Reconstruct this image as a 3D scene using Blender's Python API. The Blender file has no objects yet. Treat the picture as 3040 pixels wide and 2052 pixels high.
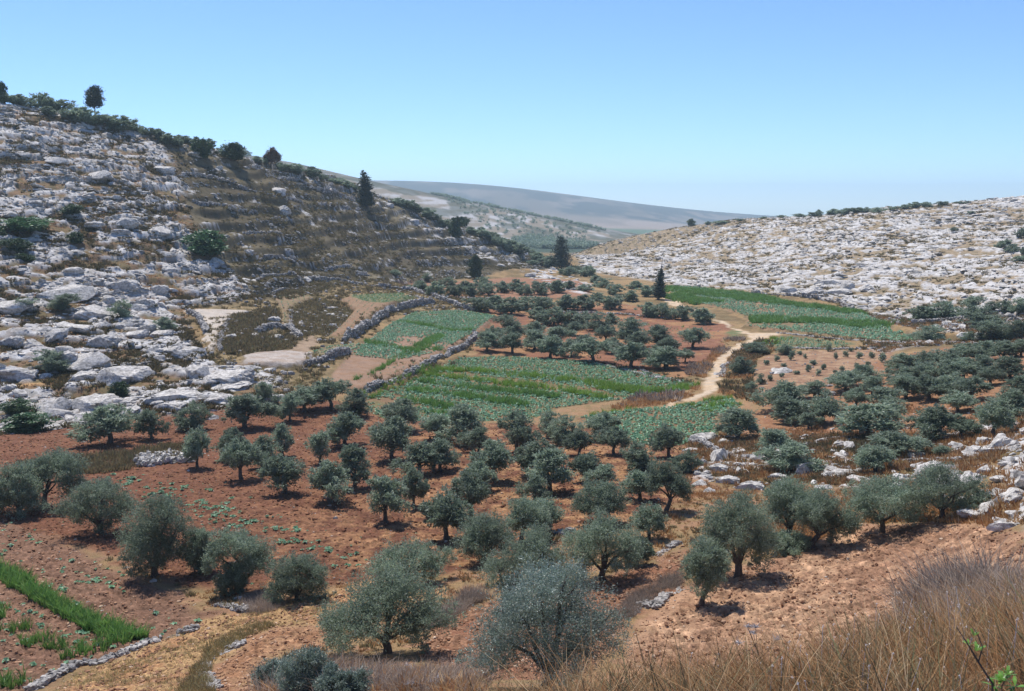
import bpy, math, random
import numpy as np
from mathutils import Vector

# ------------------------------------------------------------------ camera, sky, sun, exposure
SC = bpy.context.scene
COL = SC.collection
rng = np.random.default_rng(11)
random.seed(11)

EYE = 26.0                                   # eye height above the valley floor
PITCH = math.radians(7.916)
cam_data = bpy.data.cameras.new('camera')
cam_data.lens = 35.0
cam_data.sensor_width = 36.0
cam_data.clip_start = 0.1
cam_data.clip_end = 40000.0
cam = bpy.data.objects.new('camera', cam_data)
cam.location = (0, 0, EYE)
cam.rotation_euler = (math.pi / 2 - PITCH, 0, 0)
COL.objects.link(cam)
SC.camera = cam

SUN_EL = math.radians(60.0)
SUN_AZ = math.radians(-28.0)                  # measured from +Y towards +X
world = bpy.data.worlds.new('World')
SC.world = world
world.use_nodes = True
wn = world.node_tree
sky = wn.nodes.new('ShaderNodeTexSky')
sky.sky_type = 'NISHITA'
sky.sun_disc = False
sky.sun_elevation = SUN_EL
sky.sun_rotation = SUN_AZ
sky.altitude = 3000
sky.air_density = 1.0
sky.dust_density = 0.6
sky.ozone_density = 6.0
tint = wn.nodes.new('ShaderNodeMix'); tint.data_type = 'RGBA'; tint.blend_type = 'MULTIPLY'; tint.inputs['Factor'].default_value = 1.0
tint.inputs['B'].default_value = (0.87, 0.95, 1.09, 1)        # colour balance of the slide film's blue
wn.links.new(sky.outputs[0], tint.inputs['A'])
wn.links.new(tint.outputs['Result'], wn.nodes['Background'].inputs[0])
wn.nodes['Background'].inputs[1].default_value = 0.122

sun_data = bpy.data.lights.new('sun', 'SUN')
sun_data.energy = 3.9
sun_data.angle = math.radians(0.53)
sun_data.color = (1.0, 0.955, 0.90)
sun = bpy.data.objects.new('sun', sun_data)
sdir = Vector((math.sin(SUN_AZ) * math.cos(SUN_EL), math.cos(SUN_AZ) * math.cos(SUN_EL), math.sin(SUN_EL)))
sun.rotation_euler = sdir.to_track_quat('Z', 'Y').to_euler()
COL.objects.link(sun)

SC.view_settings.view_transform = 'Standard'
SC.view_settings.look = 'None'
SC.view_settings.exposure = 0.52
SC.view_settings.gamma = 1.0
SC.render.engine = 'CYCLES'
SC.cycles.max_bounces = 6
SC.cycles.diffuse_bounces = 2
SC.cycles.glossy_bounces = 1
SC.cycles.transmission_bounces = 3
SC.cycles.volume_bounces = 0
SC.cycles.use_denoising = True

# ------------------------------------------------------------------ pixels of the survey photograph -> rays
FPX = 3040 * 35.0 / 36.0
TILES = {0: (0, 0, 1.0), 1: (0, 150, 2.092), 2: (900, 450, 1.961), 3: (1940, 500, 1.961), 4: (0, 800, 1.961),
         5: (0, 1300, 2.086), 6: (900, 1200, 1.842), 7: (1940, 1250, 1.956), 8: (600, 850, 3.873),
         9: (1900, 950, 3.487), 10: (2440, 950, 3.487), 11: (2300, 1550, 3.126), 12: (1300, 1600, 3.141), 13: (1400, 650, 3.32)}
CP, SP = math.cos(PITCH), math.sin(PITCH)


def S(k, x, y):
    ox, oy, s = TILES[k]
    return ox + x / s, oy + y / s


def SL(k, pts):
    return [S(k, *p) for p in pts]


def ray(u, v):
    """direction with unit depth along +Y (x, 1, z)"""
    xn = (u - 1520.0) / FPX
    yn = (1026.0 - v) / FPX
    dy = CP + yn * SP
    dz = -SP + yn * CP
    return xn / dy, dz / dy


def at_depth(u, v, y):
    rx, rz = ray(u, v)
    return rx * y, y, EYE + rz * y


def at_height(u, v, z):
    rx, rz = ray(u, v)
    y = (z - EYE) / rz
    return rx * y, y, z


def to_px(x, y, z):
    zc = z - EYE
    d = y * CP - zc * SP
    up = y * SP + zc * CP
    return 1520.0 + FPX * x / d, 1026.0 - FPX * up / d


# ------------------------------------------------------------------ noise
def _hash(ix, iy, iz, seed):
    h = (ix.astype(np.int64) * 374761393 + iy.astype(np.int64) * 668265263 + iz.astype(np.int64) * 2147483647 + seed * 1274126177) & 0xFFFFFFFF
    h = ((h ^ (h >> 13)) * 1274126177) & 0xFFFFFFFF
    h = ((h ^ (h >> 16)) * 2246822519) & 0xFFFFFFFF
    return ((h ^ (h >> 15)) & 0xFFFFFF).astype(np.float32) / np.float32(0xFFFFFF)


def noise2(x, y, seed=0):
    x0 = np.floor(x); y0 = np.floor(y)
    fx = (x - x0).astype(np.float32); fy = (y - y0).astype(np.float32)
    fx = fx * fx * fx * (fx * (fx * 6 - 15) + 10); fy = fy * fy * fy * (fy * (fy * 6 - 15) + 10)
    z = np.zeros_like(x0)
    a = _hash(x0, y0, z, seed); b = _hash(x0 + 1, y0, z, seed)
    c = _hash(x0, y0 + 1, z, seed); d = _hash(x0 + 1, y0 + 1, z, seed)
    return (a + (b - a) * fx) * (1 - fy) + (c + (d - c) * fx) * fy


def noise3(x, y, z, seed=0):
    z0 = np.floor(z); fz = (z - z0).astype(np.float32)
    fz = fz * fz * (3 - 2 * fz)
    x0 = np.floor(x); y0 = np.floor(y)
    fx = (x - x0).astype(np.float32); fy = (y - y0).astype(np.float32)
    fx = fx * fx * (3 - 2 * fx); fy = fy * fy * (3 - 2 * fy)
    out = []
    for k in (0, 1):
        a = _hash(x0, y0, z0 + k, seed); b = _hash(x0 + 1, y0, z0 + k, seed)
        c = _hash(x0, y0 + 1, z0 + k, seed); d = _hash(x0 + 1, y0 + 1, z0 + k, seed)
        out.append((a + (b - a) * fx) * (1 - fy) + (c + (d - c) * fx) * fy)
    return out[0] + (out[1] - out[0]) * fz


def fbm2(x, y, octv=4, seed=0):
    s = 0.0; a = 0.5; t = 0.0
    for k in range(octv):
        s = s + a * noise2(x, y, seed + k * 17); t += a
        x = x * 2.03 + 11.3; y = y * 2.03 + 5.7; a *= 0.5
    return s / t


def sstep(a, b, x):
    t = np.clip((x - a) / (b - a), 0, 1)
    return t * t * (3 - 2 * t)


# ------------------------------------------------------------------ terrain from surveyed points
pts = []
D = lambda u, v, y: pts.append(at_depth(u, v, y))
Z = lambda u, v, z: pts.append(at_height(u, v, z))
R = lambda x, y, z: pts.append((x, y, z))
# the bank the camera stands on
for p in ((0, 0, 24.3), (0, -18, 28), (-25, -8, 24.5), (25, -8, 27), (-7, 8, 19.6), (-14, 16, 14.6), (-30, 10, 15), (14, 0, 25.0), (26, 14, 22), (-2, 18, 16.2), (3, 22, 14.5)):
    R(*p)
D(2700, 2060, 5.5); D(2050, 2110, 7.0); D(1700, 2080, 8.5); D(2400, 2085, 6.5); D(2900, 1740, 16); D(3060, 1720, 17); D(3300, 1760, 15)
D(2600, 1935, 10); D(2800, 1690, 20); D(2690, 1785, 16.5); D(2400, 2110, 16); D(2250, 2100, 22); D(2600, 1990, 18); D(2760, 1850, 26); D(2900, 1760, 28); D(3060, 1760, 26); D(2500, 1960, 31); D(900, 2045, 27); D(1300, 2040, 22)
D(2250, 2085, 9.0); D(2050, 2110, 14)
Z(2400, 2000, 7.4); Z(2700, 1740, 6.6); Z(2900, 1680, 7.4)
Z(2500, 1720, 6.2); Z(2812, 1590, 6.8); Z(3040, 1590, 9.5); Z(1900, 1930, 7.0); Z(2300, 1850, 6.9); Z(2150, 1700, 5.5)
Z(1560, 1800, 5.2); Z(1151, 1936, 7.0); Z(600, 1950, 5.5); Z(220, 2045, 4.6); Z(100, 1800, 3.4); Z(300, 1600, 2.8); Z(-300, 1900, 4.0); Z(-300, 1600, 3.0)
Z(700, 1500, 2.0); Z(300, 1330, 1.2); Z(900, 1350, 1.0); Z(1300, 1350, 1.4); Z(1500, 1500, 2.8); Z(1900, 1450, 3.0); Z(1700, 1250, 0.5)
Z(2000, 1280, 0.6); Z(2300, 1350, 2.8); Z(2600, 1400, 4.4); Z(2900, 1450, 7.4); Z(3040, 1400, 8.6); Z(3000, 1250, 5.4); Z(2750, 1250, 3.4); Z(3400, 1400, 13); Z(3400, 1600, 14)
Z(1100, 1180, 0.9); Z(1500, 1120, 0); Z(1900, 1150, 0); Z(2200, 1150, 1.0); Z(2500, 1080, 1.6); Z(2900, 1050, 3.2); Z(3040, 1000, 4.4)
Z(2400, 1000, 0.8); Z(2100, 1000, -0.2); Z(2750, 960, 3.2); Z(3040, 900, 7.0); Z(1700, 1000, 0); Z(1700, 920, 0); Z(2000, 920, 0)
Z(2200, 960, 0.1); Z(2500, 960, 1.0); Z(2400, 905, 1.2); Z(2050, 862, 0); Z(1900, 850, 0); Z(1300, 885, 2.4); Z(3400, 1000, 9)
Z(1500, 900, 0.8)
# left hill
for u, rows in {0: ((1270, 118), (1150, 134), (900, 168), (700, 198), (500, 228), (350, 254), (314, 263)),
                250: ((1240, 121), (1120, 138), (900, 175), (700, 206), (500, 240), (386, 268), (352, 274)),
                600: ((1120, 137), (1000, 162), (900, 192), (800, 213), (700, 233), (600, 255), (500, 277), (436, 290)),
                900: ((1000, 172), (880, 226), (800, 255), (700, 285), (600, 315), (504, 338)),
                1200: ((950, 216), (850, 290), (800, 322), (750, 346), (700, 371), (640, 395), (609, 404)),
                1500: ((850, 310), (800, 370), (750, 420), (710, 446)),
                -400: ((1250, 108), (900, 150), (700, 178), (450, 215), (250, 255))}.items():
    for v, y in rows:
        D(u, v, y)
for u, v, y in ((-400, 232, 258), (0, 314, 263), (250, 352, 274), (420, 386, 280), (600, 436, 290), (740, 468, 304), (900, 504, 338), (1086, 560, 376), (1200, 609, 404), (1308, 654, 424), (1439, 690, 440), (1570, 739, 456)):
    D(u, v + 5, y + 16); D(u, v + 22, y + 45); D(u, v + 70, y + 110)
for u, v, y in ((3400, 556, 456), (3040, 585, 470), (2820, 604, 478), (2600, 622, 486), (2380, 640, 524), (2158, 655, 565), (1936, 690, 590), (1800, 722, 560)):
    D(u, v + 4, y + 20); D(u, v + 12, y + 60); D(u, v + 30, y + 130)
D(740, 468, 304); D(1086, 560, 376); D(1308, 654, 424); D(1439, 687, 440); D(1570, 739, 456); D(1700, 795, 440)
for x, y, z in ((-160, 600, 8), (-320, 600, 12), (60, 560, -1),
                (20, 680, -5), (-150, 760, 0), (60, 900, -10), (-120, 950, -10), (-400, 800, 8), (-420, 200, 50)):
    R(x, y, z)
# right hill
D(2350, 872, 285); D(2540, 910, 262); D(2700, 930, 238); D(2900, 850, 256); D(2900, 760, 320); D(3000, 640, 420)
D(2600, 760, 350); D(2600, 670, 430); D(2250, 760, 420); D(2200, 700, 490); D(1950, 760, 470); D(1800, 790, 440); D(2000, 720, 530)
D(3040, 585, 470); D(2600, 622, 486); D(2158, 654, 565); D(1936, 690, 590); D(1690, 762, 520); D(3400, 850, 215); D(3400, 560, 455)
for x, y, z in ((60, 640, -3), (200, 800, 2), (330, 800, 4), (420, 900, 0), (90, 760, -6), (220, 950, -10)):
    R(x, y, z)


def tps_fit(P, lam=0.0):
    P = np.array(P, float); n = len(P)
    xy = P[:, :2]
    d2 = ((xy[:, None] - xy[None]) ** 2).sum(-1)
    K = 0.5 * d2 * np.log(d2 + 1e-9) + lam * np.eye(n)
    A = np.zeros((n + 3, n + 3)); A[:n, :n] = K; A[:n, n] = 1; A[:n, n + 1:] = xy
    A[n, :n] = 1; A[n + 1:, :n] = xy.T
    w = np.linalg.solve(A, np.concatenate([P[:, 2], [0, 0, 0]]))
    return xy, w


def tps_eval(m, x, y):
    xy, w = m; n = len(xy)
    out = (w[n] + w[n + 1] * x + w[n + 2] * y).astype(float)
    for i in range(n):
        d2 = (x - xy[i, 0]) ** 2 + (y - xy[i, 1]) ** 2
        out += w[i] * 0.5 * d2 * np.log(d2 + 1e-9)
    return out


class Grid:
    def __init__(s, x0, y0, st, nx, ny):
        s.x0, s.y0, s.st, s.nx, s.ny = x0, y0, st, nx, ny
        s.X, s.Y = np.meshgrid(x0 + st * np.arange(nx), y0 + st * np.arange(ny))
        s.H = None

    def look(s, x, y, H=None):
        H = s.H if H is None else H
        gx = np.clip((x - s.x0) / s.st, 0, s.nx - 1.001); gy = np.clip((y - s.y0) / s.st, 0, s.ny - 1.001)
        ix = gx.astype(int); iy = gy.astype(int); fx = gx - ix; fy = gy - iy
        return (H[iy, ix] * (1 - fx) + H[iy, ix + 1] * fx) * (1 - fy) + (H[iy + 1, ix] * (1 - fx) + H[iy + 1, ix + 1] * fx) * fy

    def inside(s, x, y):
        return (x > s.x0) & (x < s.x0 + s.st * (s.nx - 1.01)) & (y > s.y0) & (y < s.y0 + s.st * (s.ny - 1.01))


near_m = tps_fit(pts, 20.0)
GN = Grid(-620, -30, 4.0, 311, 265)          # coarse near grid (to y = 1026)
GN.H = tps_eval(near_m, GN.X, GN.Y)
# far country
fp = []
for u, v, y in ((1086, 536, 1300), (1300, 580, 1300), (1500, 625, 1280), (1700, 670, 1250), (1880, 709, 1200), (800, 470, 1300), (400, 440, 1300),
                (1203, 543, 4500), (1000, 541, 4600), (1504, 560, 4500), (1805, 606, 4400), (2000, 638, 4300), (2158, 668, 4200), (2500, 690, 4100), (3000, 700, 4000), (500, 540, 4700), (0, 560, 4700),
                (1600, 648, 3500), (1850, 662, 3350), (2000, 676, 3200), (1650, 672, 2900), (1950, 690, 2600), (2100, 694, 2600)):
    fp.append(at_depth(u, v, y))
for x, y, z in ((0, 700, -5), (300, 800, -6), (-300, 800, 0), (60, 900, -11), (600, 900, -8), (-600, 900, 10), (25, 990, -10), (-60, 1000, -6), (120, 1100, -14),
                (-150, 1700, 0), (200, 1700, -35), (700, 1800, -50), (-900, 2000, 0), (300, 2400, -48), (-1000, 3400, -20),
                (-3500, 2000, 20), (3500, 2000, -50), (3500, 5000, -60), (-3500, 6500, 60), (0, 7000, 20), (2500, 7500, -70), (-3500, 9500, -60), (3500, 9500, -80), (0, 9500, -70)):
    fp.append((x, y, z))
far_m = tps_fit(fp, 50.0)
GF = Grid(-5200, 400, 40.0, 261, 241)
GF.H = tps_eval(far_m, GF.X, GF.Y)


def base_h(x, y):
    r = np.hypot(x, y)
    w = sstep(640, 860, r)
    return GN.look(x, y) * (1 - w) + GF.look(x, y) * w


# fine grid over the valley
GV = Grid(-300, -16, 0.5, 1241, 1101)
GV.H = base_h(GV.X, GV.Y)


def hgt(x, y):
    x = np.asarray(x, float); y = np.asarray(y, float)
    return np.where(GV.inside(x, y), GV.look(x, y), base_h(x, y))


_ys = np.concatenate([np.arange(3, 30, 0.1), 30 * 1.0025 ** np.arange(0, 1650)])


def hit(u, v):
    """first point where the ray through a survey pixel meets the ground"""
    rx, rz = ray(u, v)
    g = hgt(rx * _ys, _ys) - (EYE + rz * _ys)
    k = np.argmax(g > 0)
    if g[k] <= 0:
        k = int(np.argmax(g[: 1200] / _ys[: 1200]))        # grazes a crest: stand on the crest
        y = _ys[k]
    else:
        y = _ys[k] if k == 0 else _ys[k - 1] + (_ys[k] - _ys[k - 1]) * (-g[k - 1]) / (g[k] - g[k - 1] + 1e-9)
    x = rx * y
    return x, y, float(hgt(x, y))


def hits(pl):
    return [hit(*p) for p in pl]


def wpoly(k, pl):
    return np.array([hit(*S(k, *p))[:2] for p in pl])


def poly_sd(x, y, P):
    """signed distance, positive inside"""
    d = np.full(x.shape, 1e9); ins = np.zeros(x.shape, bool)
    n = len(P)
    for i in range(n):
        ax, ay = P[i]; bx, by = P[(i + 1) % n]
        ex, ey = bx - ax, by - ay
        t = np.clip(((x - ax) * ex + (y - ay) * ey) / (ex * ex + ey * ey + 1e-12), 0, 1)
        d = np.minimum(d, (x - ax - t * ex) ** 2 + (y - ay - t * ey) ** 2)
        c = (ay > y) != (by > y)
        with np.errstate(divide='ignore', invalid='ignore'):
            ins ^= c & (x < ex * (y - ay) / (ey if abs(ey) > 1e-12 else 1e-12) + ax)
    d = np.sqrt(d)
    return np.where(ins, d, -d)


def in_poly_sd(x, y, P, pad=3.0):
    """poly_sd over the polygon's box only; far outside gives -99"""
    out = np.full(x.shape, -99.0)
    m = (x > P[:, 0].min() - pad) & (x < P[:, 0].max() + pad) & (y > P[:, 1].min() - pad) & (y < P[:, 1].max() + pad)
    if m.any():
        out[m] = poly_sd(x[m], y[m], P)
    return out


# ------------------------------------------------------------------ zones (survey outlines dropped on the ground)
Zn = {}
Zn['left_rock'] = wpoly(0, [(-420, 240), (0, 322), (300, 382), (490, 420), (520, 480), (555, 560), (570, 650), (640, 760), (720, 830), (770, 885), (640, 905), (540, 925), (580, 1000), (600, 1040), (690, 1075), (790, 1090), (850, 1130), (840, 1180), (760, 1200), (640, 1220), (500, 1235), (250, 1260), (-420, 1290)])
Zn['brown'] = wpoly(0, [(490, 420), (916, 508), (1177, 610), (1439, 695), (1600, 760), (1640, 800), (1200, 830), (1000, 850), (860, 890), (760, 885), (640, 760), (570, 650), (520, 480)])
Zn['nose_rock'] = wpoly(0, [(520, 428), (740, 474), (916, 512), (1086, 566), (1308, 660), (1439, 695), (1570, 750), (1640, 790), (1780, 850), (1740, 880), (1640, 860), (1560, 810), (1440, 760), (1300, 700), (1150, 625), (980, 572), (860, 522), (700, 492), (540, 452)])
Zn['right_rock'] = wpoly(0, [(1690, 764), (1936, 692), (2158, 658), (2600, 626), (3040, 590), (3350, 575), (3350, 980), (3040, 985), (2700, 955), (2560, 930), (2500, 900), (2350, 880), (2240, 868), (1980, 845), (1850, 822), (1720, 800)])
Zn['right_low_rock'] = wpoly(0, [(2030, 1300), (2150, 1290), (2300, 1320), (2420, 1290), (2600, 1300), (2700, 1310), (2900, 1270), (3100, 1230), (3100, 1560), (2900, 1550), (2830, 1500), (2700, 1480), (2560, 1450), (2400, 1430), (2200, 1450), (2060, 1420)])
Zn['right_terr_rock'] = wpoly(0, [(2560, 925), (2700, 950), (3060, 930), (3060, 1040), (2900, 1020), (2700, 1030), (2620, 1050), (2560, 1020), (2850, 1010), (2860, 990), (2740, 985), (2640, 960)])
F_stripe = wpoly(2, [(345, 1425), (520, 1365), (760, 1250), (900, 1190), (1150, 1190), (1640, 1220), (2157, 1310), (2280, 1340), (2290, 1370), (2157, 1400), (1800, 1450), (1500, 1490), (1320, 1560), (900, 1570), (500, 1560), (360, 1500)])
F_lower = wpoly(9, [(-640, 1010), (0, 930), (300, 910), (420, 870), (620, 850), (860, 790), (980, 800), (1050, 890), (960, 940), (790, 1000), (790, 1100), (860, 1200), (700, 1270), (300, 1290), (-200, 1260)])
F_upper = wpoly(2, [(170, 1300), (275, 1175), (360, 1105), (510, 1000), (640, 940), (900, 925), (1130, 970), (1050, 1040), (990, 1090), (820, 1170), (640, 1275), (480, 1345), (330, 1400), (170, 1370)])
F_third = wpoly(8, [(1450, 600), (1600, 480), (1760, 300), (1560, 190), (1700, 110), (2000, 95), (2330, 110), (2330, 200), (2180, 245), (2050, 330), (1830, 490), (1700, 640)])
F_third_green = wpoly(8, [(1700, 110), (2000, 95), (2330, 100), (2500, 130), (2330, 205), (2100, 250), (1880, 220), (1740, 140)])
F_tongue = wpoly(8, [(1180, 770), (1450, 690), (1900, 650), (2200, 640), (2100, 700), (1700, 740), (1350, 800), (1200, 800)])
F_pale = wpoly(8, [(430, 830), (600, 780), (950, 765), (1180, 800), (1300, 800), (1230, 900), (1050, 960), (800, 930), (540, 930)])
F_track = wpoly(8, [(-220, 270), (150, 260), (600, 290), (340, 330), (260, 480), (190, 600), (170, 720), (80, 760), (40, 600), (0, 420), (-100, 330)])
F_narrow = wpoly(8, [(870, 110), (1100, 90), (1300, 130), (1100, 200), (1010, 290), (1000, 470), (900, 540), (640, 550), (640, 510), (900, 470), (940, 300), (840, 190)])
F_narrow_low = wpoly(8, [(950, 760), (1040, 680), (1180, 590), (1310, 550), (1340, 640), (1240, 740), (1180, 770)])
F_right = wpoly(3, [(60, 690), (250, 700), (560, 730), (850, 790), (1190, 845), (1370, 890), (1390, 925), (1550, 960), (1790, 970), (1800, 1000), (1500, 1005), (1200, 990), (740, 955), (520, 930), (560, 880), (430, 830), (300, 800), (170, 780), (110, 740)])
F_right_low = wpoly(3, [(620, 1030), (740, 980), (1100, 1005), (1170, 1020), (1100, 1040), (800, 1050)])
F_mid_green = wpoly(3, [(-60, 905), (250, 925), (500, 945), (530, 970), (440, 1000), (300, 985), (180, 960), (-60, 935)])
F_sapling = wpoly(3, [(560, 1290), (590, 1170), (650, 1085), (900, 1060), (1350, 1048), (1400, 1075), (1370, 1150), (1050, 1230), (900, 1320), (640, 1330)])
F_orch_mid = wpoly(2, [(990, 1185), (1000, 1080), (1090, 1010), (950, 930), (1300, 900), (1750, 880), (1960, 900), (2200, 960), (2500, 1010), (2460, 1080), (2420, 1190), (2250, 1310), (2157, 1325), (1640, 1215), (1150, 1185)])
F_orch_back = wpoly(2, [(480, 740), (640, 735), (1200, 735), (1600, 760), (1680, 800), (1650, 850), (1000, 880), (820, 840), (700, 800)])
F_orch_right = wpoly(3, [(600, 1330), (900, 1320), (1050, 1230), (1400, 1090), (1700, 1040), (2300, 1010), (2300, 1480), (2000, 1530), (1600, 1560), (1380, 1530), (1100, 1569), (740, 1569), (500, 1540), (380, 1500), (640, 1400)])
F_red = wpoly(0, [(-300, 1290), (0, 1265), (300, 1262), (560, 1225), (800, 1190), (1000, 1190), (1250, 1240), (1400, 1255), (1600, 1262), (1720, 1265), (1900, 1300), (2080, 1320), (2090, 1400), (2060, 1480), (1700, 1600), (1450, 1680), (1080, 1730), (860, 1760), (560, 1740), (300, 1640), (0, 1570), (-300, 1540)])
F_leftfield = wpoly(5, [(-300, 480), (0, 490), (340, 640), (760, 830), (1100, 960), (1330, 1080), (1200, 1170), (980, 1240), (700, 1350), (480, 1390), (300, 1500), (150, 1600), (-300, 1600)])
F_tan = wpoly(5, [(300, 1600), (420, 1480), (640, 1400), (1000, 1260), (1300, 1120), (1700, 1070), (2050, 950), (2300, 900), (2700, 900), (2750, 960), (2500, 1060), (2050, 1150), (1700, 1180), (1480, 1270), (1330, 1380), (1290, 1470), (1340, 1600)])
F_tan_low = wpoly(5, [(1360, 1600), (1310, 1470), (1480, 1290), (1700, 1190), (2050, 1150), (2000, 1300), (1750, 1330), (1600, 1460), (1560, 1600)])
F_mid_soil = wpoly(6, [(650, 1200), (1000, 1080), (1250, 1050), (1480, 1000), (1900, 880), (2080, 780), (2080, 1030), (1900, 1080), (1760, 1170), (1700, 1330), (1400, 1500), (900, 1500), (640, 1380)])
F_near_soil = wpoly(7, [(-500, 1620), (-100, 1200), (80, 1050), (200, 970), (330, 900), (500, 830), (760, 770), (900, 730), (1180, 600), (1600, 590), (1980, 600), (2400, 690), (2400, 1000), (1900, 900), (1650, 930), (1400, 1200), (1200, 1400), (900, 1569), (300, 1640)])
F_path = wpoly(9, [(770, -10), (880, 20), (960, 80), (1060, 110), (1160, 130), (1300, 135), (1440, 130), (1480, 145), (1380, 165), (1240, 205), (1180, 235), (1080, 260), (960, 350), (900, 420), (860, 480), (835, 520), (835, 570), (800, 640), (800, 720), (730, 780), (600, 820), (430, 860), (300, 905), (250, 900), (330, 860), (480, 820), (600, 780), (640, 720), (640, 640), (700, 590), (740, 500), (800, 400), (900, 320), (1030, 240), (1140, 210), (1150, 180), (1100, 150), (980, 105), (900, 60), (760, 0)])
F_path_far = wpoly(13, [(1890, 790), (1930, 740), (1960, 760), (2060, 820), (2090, 860), (2230, 900), (2200, 920), (2080, 870), (1980, 860)])
F_ledge_path = wpoly(4, [(-300, 640), (0, 640), (300, 640), (450, 648), (440, 662), (200, 668), (0, 668), (-300, 668)])
F_grassbank = wpoly(4, [(300, 1110), (700, 1060), (1000, 1020), (1110, 1030), (1090, 1110), (800, 1150), (560, 1190), (300, 1180), (100, 1130)])
F_rubble = wpoly(5, [(830, 175), (840, 125), (980, 105), (1100, 95), (1190, 120), (1200, 150), (1000, 160), (920, 180)])
F_scrub_a = wpoly(8, [(330, 330), (600, 300), (740, 250), (860, 250), (900, 440), (620, 500), (640, 560), (980, 560), (1110, 640), (940, 750), (600, 775), (400, 800), (190, 720), (200, 590)])
F_scrub_b = wpoly(8, [(1010, 260), (1300, 140), (1600, 190), (1750, 300), (1600, 480), (1450, 580), (1310, 550), (1110, 620), (1030, 450)])

GV_X, GV_Y = GV.X, GV.Y


def crest_push(P, a, b_, f):
    P = P.copy(); P[a:b_] *= f
    return P


Zn['left_rock'] = crest_push(Zn['left_rock'], 0, 3, 1.07)
Zn['brown'] = crest_push(Zn['brown'], 0, 5, 1.05)
Zn['nose_rock'] = crest_push(Zn['nose_rock'], 0, 7, 1.05)
Zn['right_rock'] = crest_push(Zn['right_rock'], 0, 6, 1.08)
Zn['right_rock'] = crest_push(Zn['right_rock'], 0, 4, 1.14)


def flatten(P, keep=0.35, lift=0.0, edge=0.5):
    """level a field inside its outline: the drop at its lower edge is what the dry wall there holds up"""
    sd = in_poly_sd(GV_X, GV_Y, P, 3.0)
    m = sd > 0.5
    if not m.any():
        return
    A = np.c_[GV_X[m], GV_Y[m], np.ones(m.sum())]
    c, *_ = np.linalg.lstsq(A, GV.H[m], rcond=None)
    mean = GV.H[m].mean(); mx, my = GV_X[m].mean(), GV_Y[m].mean()
    w = sstep(-edge, edge, sd)
    plane = mean + keep * (c[0] * (GV_X - mx) + c[1] * (GV_Y - my)) + lift
    res = GV.H - (c[0] * GV_X + c[1] * GV_Y + c[2])
    GV.H = GV.H * (1 - w) + (plane + 0.25 * res) * w


# hill terraces: benches along the contours of the brown slope, fainter strata on the rock
sd_b = in_poly_sd(GV_X, GV_Y, Zn['brown']); sd_l = in_poly_sd(GV_X, GV_Y, Zn['left_rock']); sd_r = in_poly_sd(GV_X, GV_Y, Zn['right_rock'])
wob = (fbm2(GV_X * 0.022, GV_Y * 0.022, 3, 5) - 0.5) * 6.0 + (fbm2(GV_X * 0.1, GV_Y * 0.1, 2, 4) - 0.5) * 1.2
RISER = np.zeros_like(GV.H)
for sd, step, amt in ((sd_b, 3.4, 1.0), (sd_l, 2.3, 0.6), (sd_r, 1.8, 0.4)):
    w = sstep(-2, 6, sd) * amt * (0.45 + 0.55 * sstep(0.38, 0.55, fbm2(GV_X * 0.03, GV_Y * 0.03, 3, 6)))
    t = (GV.H + wob) / step
    k = np.floor(t); f = t - k
    f2 = 0.22 * f + 0.78 * sstep(0.68, 0.95, f)
    RISER = np.maximum(RISER, sstep(0.62, 0.72, f) * sstep(1.0, 0.95, f) * w)
    GV.H = GV.H * (1 - w) + ((k + f2) * step - wob) * w
flatten(F_track, 0.8, 0.3); flatten(F_pale, 0.5, 0.7); flatten(F_narrow, 0.7, 0.3)
flatten(F_third, 0.6, 0.9); flatten(F_upper, 0.5, 0.35); flatten(F_stripe, 0.6, -0.1); flatten(F_lower, 0.6, 0.0)
flatten(F_right, 0.6, 0.25); flatten(F_orch_back, 0.6, 0.3); 

# rock strata: bands of noise that follow the contours
lrk = sstep(-1, 2.5, sd_l); rrk = sstep(-1, 4, sd_r)
sd_n = in_poly_sd(GV_X, GV_Y, Zn['nose_rock']); sd_q = in_poly_sd(GV_X, GV_Y, Zn['right_low_rock']); sd_t = in_poly_sd(GV_X, GV_Y, Zn['right_terr_rock'])


def strata(x, y, z):
    n = 0.55 * noise3(x * 0.17, y * 0.17, z * 1.1, 3) + 0.45 * noise3(x * 0.5, y * 0.5, z * 2.6, 9)
    return n


ROCKY = np.zeros_like(GV.H, dtype=np.float32)
mk = (np.maximum.reduce([sd_l, sd_r, sd_n, sd_q, sd_t, sd_b]) > -3)
st = np.zeros_like(ROCKY); st[mk] = strata(GV_X[mk], GV_Y[mk], GV.H[mk])
big = fbm2(GV_X * 0.03, GV_Y * 0.03, 3, 21)
thr_l = 0.50 - 0.16 * (big - 0.5)
ROCKY = np.maximum(ROCKY, lrk * sstep(thr_l - 0.01, thr_l + 0.05, st))
ROCKY = np.maximum(ROCKY, rrk * sstep(0.48, 0.55, st - 0.2 * (big - 0.5)))
ROCKY = np.maximum(ROCKY, sstep(-1, 1, sd_n) * sstep(0.56, 0.62, st))
ROCKY = np.maximum(ROCKY, sstep(-1, 1, sd_q) * sstep(0.53, 0.58, st))
ROCKY = np.maximum(ROCKY, sstep(-1, 1, sd_t) * sstep(0.53, 0.60, st))
ROCKY = np.maximum(ROCKY, sstep(-1, 1, sd_b) * sstep(0.70, 0.74, st))
for P in (F_track, F_pale, F_ledge_path, F_narrow, F_third):
    ROCKY *= 1 - sstep(-0.6, 0.4, in_poly_sd(GV_X, GV_Y, P))
rough = fbm2(GV_X * 0.35, GV_Y * 0.35, 4, 31)
GV.H = GV.H + ROCKY * (0.35 + 1.1 * (rough - 0.35)) * (0.4 + 0.6 * np.maximum(lrk, rrk))
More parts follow.
